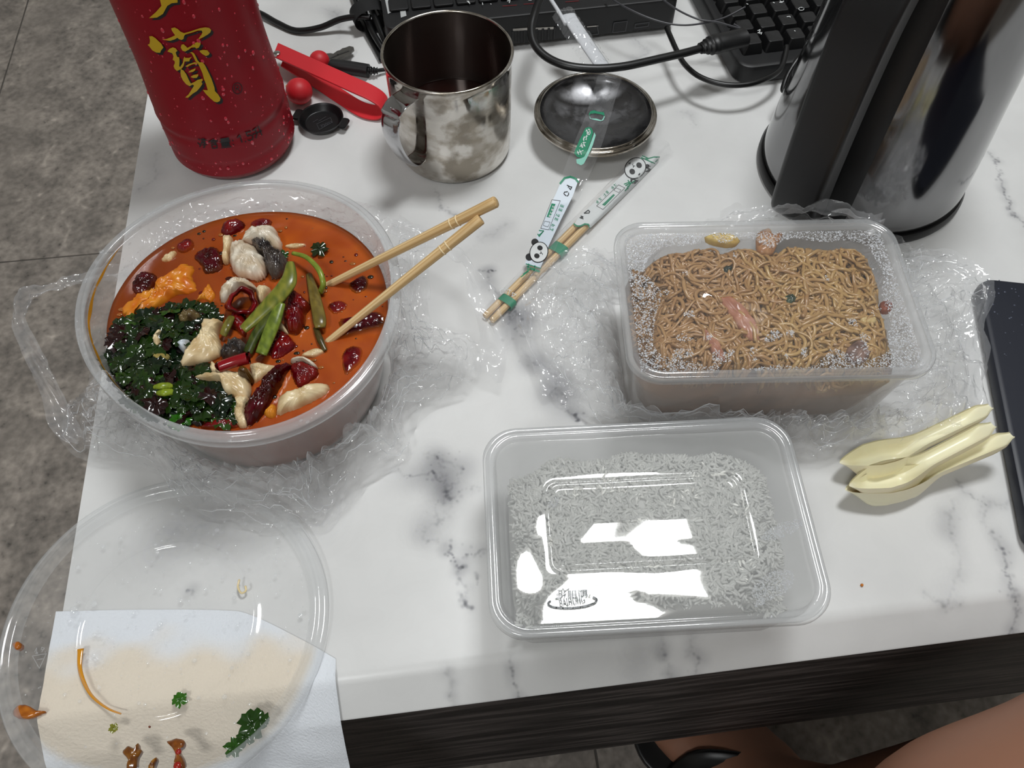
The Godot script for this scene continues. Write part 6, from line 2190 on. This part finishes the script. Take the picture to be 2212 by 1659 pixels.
	obj("key_print", kt, M.white_print, kb).set_meta("kind", "stuff")
	# mains cord with its moulded plug, looping over the mug lid
	var plug := thing("power_cord", "thick black power cord curving over the mug lid to a ribbed connector", "cable", px(1330, 147, 0.045))
	var cm := MB.new()
	cm.tube(path([1180, -40, 0.060, 1158, 20, 0.058, 1148, 62, 0.054, 1156, 98, 0.050, 1185, 126, 0.047, 1230, 143, 0.046, 1290, 148, 0.045, 1350, 143, 0.044, 1420, 128, 0.043, 1480, 114, 0.042, 1520, 103, 0.041], 90), 0.0033, 12, 0.85)
	obj("cord", cm, M.black_rubber, plug)
	var cn := MB.new()
	var cp := path([1512, 105, 0.041, 1530, 100, 0.041, 1560, 92, 0.041, 1590, 85, 0.040, 1612, 80, 0.040], 40)
	cn.tube(cp, func(f): return lerpf(0.0046, 0.0085, smoothstep(0.05, 0.35, f)) * (1.0 if f < 0.95 else 0.8) + (0.0005 * sin(f * 70) if f < 0.4 else 0.0), 14, 0.8)
	obj("connector", cn, M.black_plastic, plug, 60)
	# more cables
	cord("cable", "black cord running from the red bottle to the tied cable bundle", [500, 5, 0.003, 560, 28, 0.004, 600, 50, 0.003, 640, 66, 0.003, 690, 60, 0.006, 735, 42, 0.012, 775, 36, 0.016, 800, 38, 0.016], 0.0027)
	cord("cable", "glossy thin black cable looping in front of the keyboard", [1440, 60, 0.024, 1462, 110, 0.024, 1480, 140, 0.024, 1510, 165, 0.024, 1555, 181, 0.024, 1600, 184, 0.024, 1645, 174, 0.024, 1685, 150, 0.022, 1700, 100, 0.026], 0.0022)
	cord("cable", "black cable hanging in a narrow loop beside the kettle", [1760, 60, 0.050, 1742, 105, 0.045, 1718, 135, 0.040, 1700, 165, 0.034, 1691, 194, 0.028, 1702, 190, 0.028, 1722, 150, 0.032, 1745, 112, 0.038, 1775, 95, 0.042], 0.0020, 60)
	var gw := mat("grey_wire", rgb(60, 60, 64), 0.35)
	cord("wire", "thin grey wire crossing the laptop's corner, left of the two", [1310, -10, 0.040, 1350, 15, 0.040, 1400, 38, 0.038, 1450, 52, 0.036, 1500, 53, 0.036, 1560, 40, 0.036, 1610, 15, 0.04], 0.0008, 50, "wire", gw)
	cord("wire", "thin grey wire crossing the laptop's corner, right of the two", [1425, -6, 0.040, 1465, 22, 0.039, 1510, 42, 0.038, 1550, 48, 0.037, 1598, 61, 0.034, 1585, 52, 0.036], 0.0008, 50, "wire", gw)
	var bd := thing("cable_bundle", "coiled black cable bundle tied with a hook-and-loop strap beside the mug", "cable bundle", px(810, 40, 0.01))
	var k := 0
	for l in [[770, -30, 0.01, 785, 20, 0.012, 800, 60, 0.012, 818, 92, 0.010, 836, 118, 0.006], [785, -30, 0.014, 800, 15, 0.016, 815, 50, 0.016, 830, 84, 0.012, 845, 112, 0.006], [800, -30, 0.010, 815, 10, 0.014, 835, 45, 0.014, 850, 70, 0.012, 860, 100, 0.006], [760, -20, 0.006, 776, 25, 0.006, 790, 62, 0.005, 806, 95, 0.003, 825, 130, 0.003], [820, -30, 0.012, 832, 0, 0.014, 846, 30, 0.014, 858, 60, 0.01]]:
		var m := MB.new()
		m.tube(path(l, 30), 0.0027, 10)
		obj("coil", m, M.black_rubber, bd)
	var tie := MB.new()
	var q0 := px(798, 34, 0.012)
	tie.t = Transform3D(Basis(Vector3.UP, 0.25), q0)
	tie.grid(30, 3, func(u, v):
		var a: float = u * TAU
		return Vector3(0.0155 * cos(a), 0.0105 * sin(a) + 0.0005, (v - 0.5) * 0.018))
	obj("tie_strap", tie, M.black_matte, bd, 60)
	# clear sleeve with a white plastic stick
	var sl := thing("straw_sleeve", "clear plastic sleeve holding a flat white plastic piece, leaning on the laptop", "wrapper", px(1260, 90, 0.038))
	var hs := func(v: float): return lerpf(0.050, 0.036, clampf((v + 10) / 170.0, 0, 1))
	var st := MB.new()
	st.tube(path([1228, 32, 0.0465, 1232, 40, 0.0460, 1250, 68, 0.0435, 1275, 105, 0.0405, 1302, 144, 0.0370, 1304, 147, 0.0368], 24), func(f): return 0.0060, 10, 0.25)
	obj("white_piece", st, mat("white_plastic", rgb(206, 208, 212), 0.35), sl)
	var s2 := MB.new()
	s2.tube(path([1184, -10, 0.051, 1205, 22, 0.0485, 1222, 52, 0.0465], 12), 0.0016, 8)
	obj("thin_stem", s2, M.white_plastic, sl)
	var sf := MB.new()
	sf.grid(14, 40, func(u, v):
		var a := Vector2(1192, 36).lerp(Vector2(1262, 146), v)
		var bq := Vector2(1236, 16).lerp(Vector2(1322, 138), v)
		var q := a.lerp(bq, u)
		var p := px(q.x, q.y, hs.call(q.y))
		p.y += 0.0035 * sin(PI * u) + 0.0012 * ns(u * 8, v * 14, 6) + 0.0006 * sin(v * 90) * smoothstep(0.2, 0.0, u)
		return p)
	obj("clear_film", sf, M.bag_film, sl, 25)


func keys() -> void:
	mat("red_silicone", rgb(204, 34, 44), 0.5)
	# strap: a flat band folded into a loop
	var line := path([596, 108, 0.017, 640, 128, 0.019, 700, 155, 0.020, 760, 182, 0.019, 800, 200, 0.016, 824, 216, 0.012, 832, 232, 0.0065, 815, 243, 0.0025, 780, 236, 0.0018, 730, 205, 0.0018, 690, 178, 0.003, 650, 152, 0.006, 612, 128, 0.011], 70)
	var m := MB.new()
	var ax := Vector3(0.22, 0, -0.97).normalized()
	var rings := []
	for i in 70:
		var d: Vector3 = (line[mini(i + 1, 69)] - line[maxi(i - 1, 0)]).normalized()
		var n := d.cross(ax).normalized()
		var ring := PackedVector3Array()
		for e in MB.rr(0.0088, 0.0008, 0.0005, 0, 2):
			ring.append(line[i] + ax * e.x + n * e.z)
		rings.append(ring)
	m.loft(rings)
	var o := thing("key_strap", "red silicone key strap folded in a loop behind the bottle", "strap", line[30])
	obj("band", m, M.red_silicone, o, 50)
	var rv := MB.new()
	rv.t = Transform3D(Basis(), px(598, 115, 0.0195))
	rv.lathe([Vector2(0.0028, -0.002), Vector2(0.0028, 0.0006), Vector2(0.0020, 0.0011), Vector2(0, 0.0011)], 18)
	obj("rivet", rv, M.steel, o, 40)
	for e in [["red ball charm with a yellow edge between bottle and pan charm", 646, 197, 0.0108, 0.0104], ["red round charm behind the strap beside the key", 690, 131, 0.0085, 0.0080]]:
		var b := MB.new()
		var c := px(e[1], e[2], e[4])
		b.t = Transform3D(Basis(), c)
		var pr := []
		for i in 17:
			var a := -PI / 2 + PI * i / 16
			pr.append(Vector2(e[3] * cos(a), e[3] * 0.95 * sin(a)))
		b.lathe(pr, 32)
		var t := thing("ball_charm", e[0], "key charm", c)
		obj("ball", b, M.red_silicone, t)
		if e[1] < 670:
			var yb := MB.new()
			yb.tube(path([620, 186, 0.010, 624, 198, 0.011, 630, 212, 0.009, 634, 216, 0.007], 12), 0.0014, 8)
			obj("yellow_edge", yb, mat("yellow_plastic", rgb(206, 160, 40), 0.45), t)
	# the pan-shaped charm
	var pc := px(694, 258, 0.0045)
	pc.y = T
	var pan := thing("pan_charm", "tiny black cast-iron frying pan charm with raised lettering", "key charm", pc)
	var pm := MB.new()
	pm.t = Transform3D(Basis(), pc)
	pm.lathe([Vector2(0, 0.0003), Vector2(0.0128, 0.0003), Vector2(0.0145, 0.0010), Vector2(0.0172, 0.0052), Vector2(0.0180, 0.0058), Vector2(0.0180, 0.0064), Vector2(0.0172, 0.0066), Vector2(0.0162, 0.0058), Vector2(0.0138, 0.0020), Vector2(0.0125, 0.0016), Vector2(0, 0.0016)], 56)
	mat("cast_iron", rgb(20, 20, 22), 0.36, 0.3)
	obj("pan", pm, M.cast_iron, pan, 50)
	for e in [[0.42, 0.0050], [3.5, 0.0045]]:
		var h := MB.new()
		var dd := Vector3(cos(e[0]), 0, sin(e[0]))
		h.t = Transform3D(Basis(dd.cross(Vector3.UP), Vector3.UP, dd), pc + dd * 0.0198)
		h.loft([MB.rr(0.0001, 0.0001, 0.00005, 0.0042, 3), MB.rr(0.0055, 0.0030, 0.002, 0.0042, 3), MB.rr(0.0060, 0.0034, 0.0022, 0.0054, 3), MB.rr(0.0055, 0.0030, 0.002, 0.0064, 3), MB.rr(0.0001, 0.0001, 0.00005, 0.0064, 3)])
		obj("handle", h, M.cast_iron, pan, 40)
	var tm := TextMesh.new()
	tm.text = "LODGE"
	tm.font_size = 32
	tm.pixel_size = 0.00016
	tm.depth = 0.0005
	var fnt := SystemFont.new()
	fnt.font_names = PackedStringArray(["Droid Sans"])
	fnt.font_weight = 700
	tm.font = fnt
	var tx := obj("raised_lettering", tm, mat("iron_light", rgb(64, 64, 68), 0.35, 0.3), pan)
	tx.transform = Transform3D((Basis(Vector3.UP, deg_to_rad(205)) * Basis(Vector3.RIGHT, -PI / 2)).scaled_local(Vector3(0.62, 0.8, 1)), Vector3(0.0035, 0.0017, 0.003))
	var fr := MB.new()
	for l in [[684, 268, 714, 254, 718, 264, 690, 280, 684, 268], [688, 262, 704, 252], [676, 264, 686, 258]]:
		stroke(fr, crop(0, 0, 1, l), 1.2, func(q): return px(q.x, q.y, 0.0019), 20)
	obj("raised_border", fr, M.iron_light, pan).set_meta("kind", "stuff")
	# key
	var ky := thing("door_key", "grey toothed metal key sticking out behind the red strap", "key", px(735, 115, 0.006))
	var kb := MB.new()
	var poly := crop(560, 0, 5.185, [640, 640, 720, 600, 800, 595, 830, 600, 870, 570, 905, 560, 930, 540, 970, 530, 1010, 515, 1055, 525, 1062, 550, 1040, 570, 1030, 600, 985, 610, 960, 625, 910, 640, 870, 655, 830, 675, 790, 690, 700, 720])
	var lay := func(hh: float): return func(q: Vector2): return px(q.x, q.y, hh)
	decal(kb, poly, lay.call(0.0072), 10)
	for i in poly.size():
		var a := poly[i]
		var b2 := poly[(i + 1) % poly.size()]
		var v0 := kb.vert(px(a.x, a.y, 0.0072))
		var v1 := kb.vert(px(b2.x, b2.y, 0.0072))
		var v2 := kb.vert(px(b2.x, b2.y, 0.0072) - Vector3(0, 0.0018, 0))
		var v3 := kb.vert(px(a.x, a.y, 0.0072) - Vector3(0, 0.0018, 0))
		kb.tri(v0, v1, v2)
		kb.tri(v0, v2, v3)
	obj("blade", kb, mat("key_metal", rgb(120, 118, 114), 0.4, 1.0), ky, 30)
	var gr := MB.new()
	stroke(gr, crop(560, 0, 5.185, [790, 650, 880, 610, 1000, 565]), 2.6, lay.call(0.0075), 20)
	obj("groove", gr, mat("groove", rgb(54, 52, 50), 0.5), ky)
	# small black plug
	var pl := thing("cable_plug", "small black cable plug with a ribbed strain relief behind the strap", "plug", px(760, 150, 0.006))
	var pb := MB.new()
	pb.tube(path([716, 141, 0.0062, 722, 142, 0.0062, 760, 147, 0.0062, 790, 152, 0.0062, 796, 153, 0.0062], 24), func(f): return 0.0055 * (0.8 if f < 0.03 or f > 0.97 else 1.0), 16)
	obj("plug_body", pb, M.black_plastic, pl, 60)
	var sr := MB.new()
	sr.tube(path([794, 152, 0.0062, 805, 153, 0.0062, 816, 153, 0.0058], 24), func(f): return lerpf(0.0034, 0.0024, f) + 0.0006 * sin(f * 22), 12)
	obj("strain_relief", sr, M.black_rubber, pl)
	var wr := MB.new()
	wr.tube(path([812, 153, 0.0058, 826, 151, 0.0045, 845, 148, 0.0035, 870, 140, 0.0028], 16), 0.0016, 8)
	obj("cord", wr, M.black_rubber, pl)
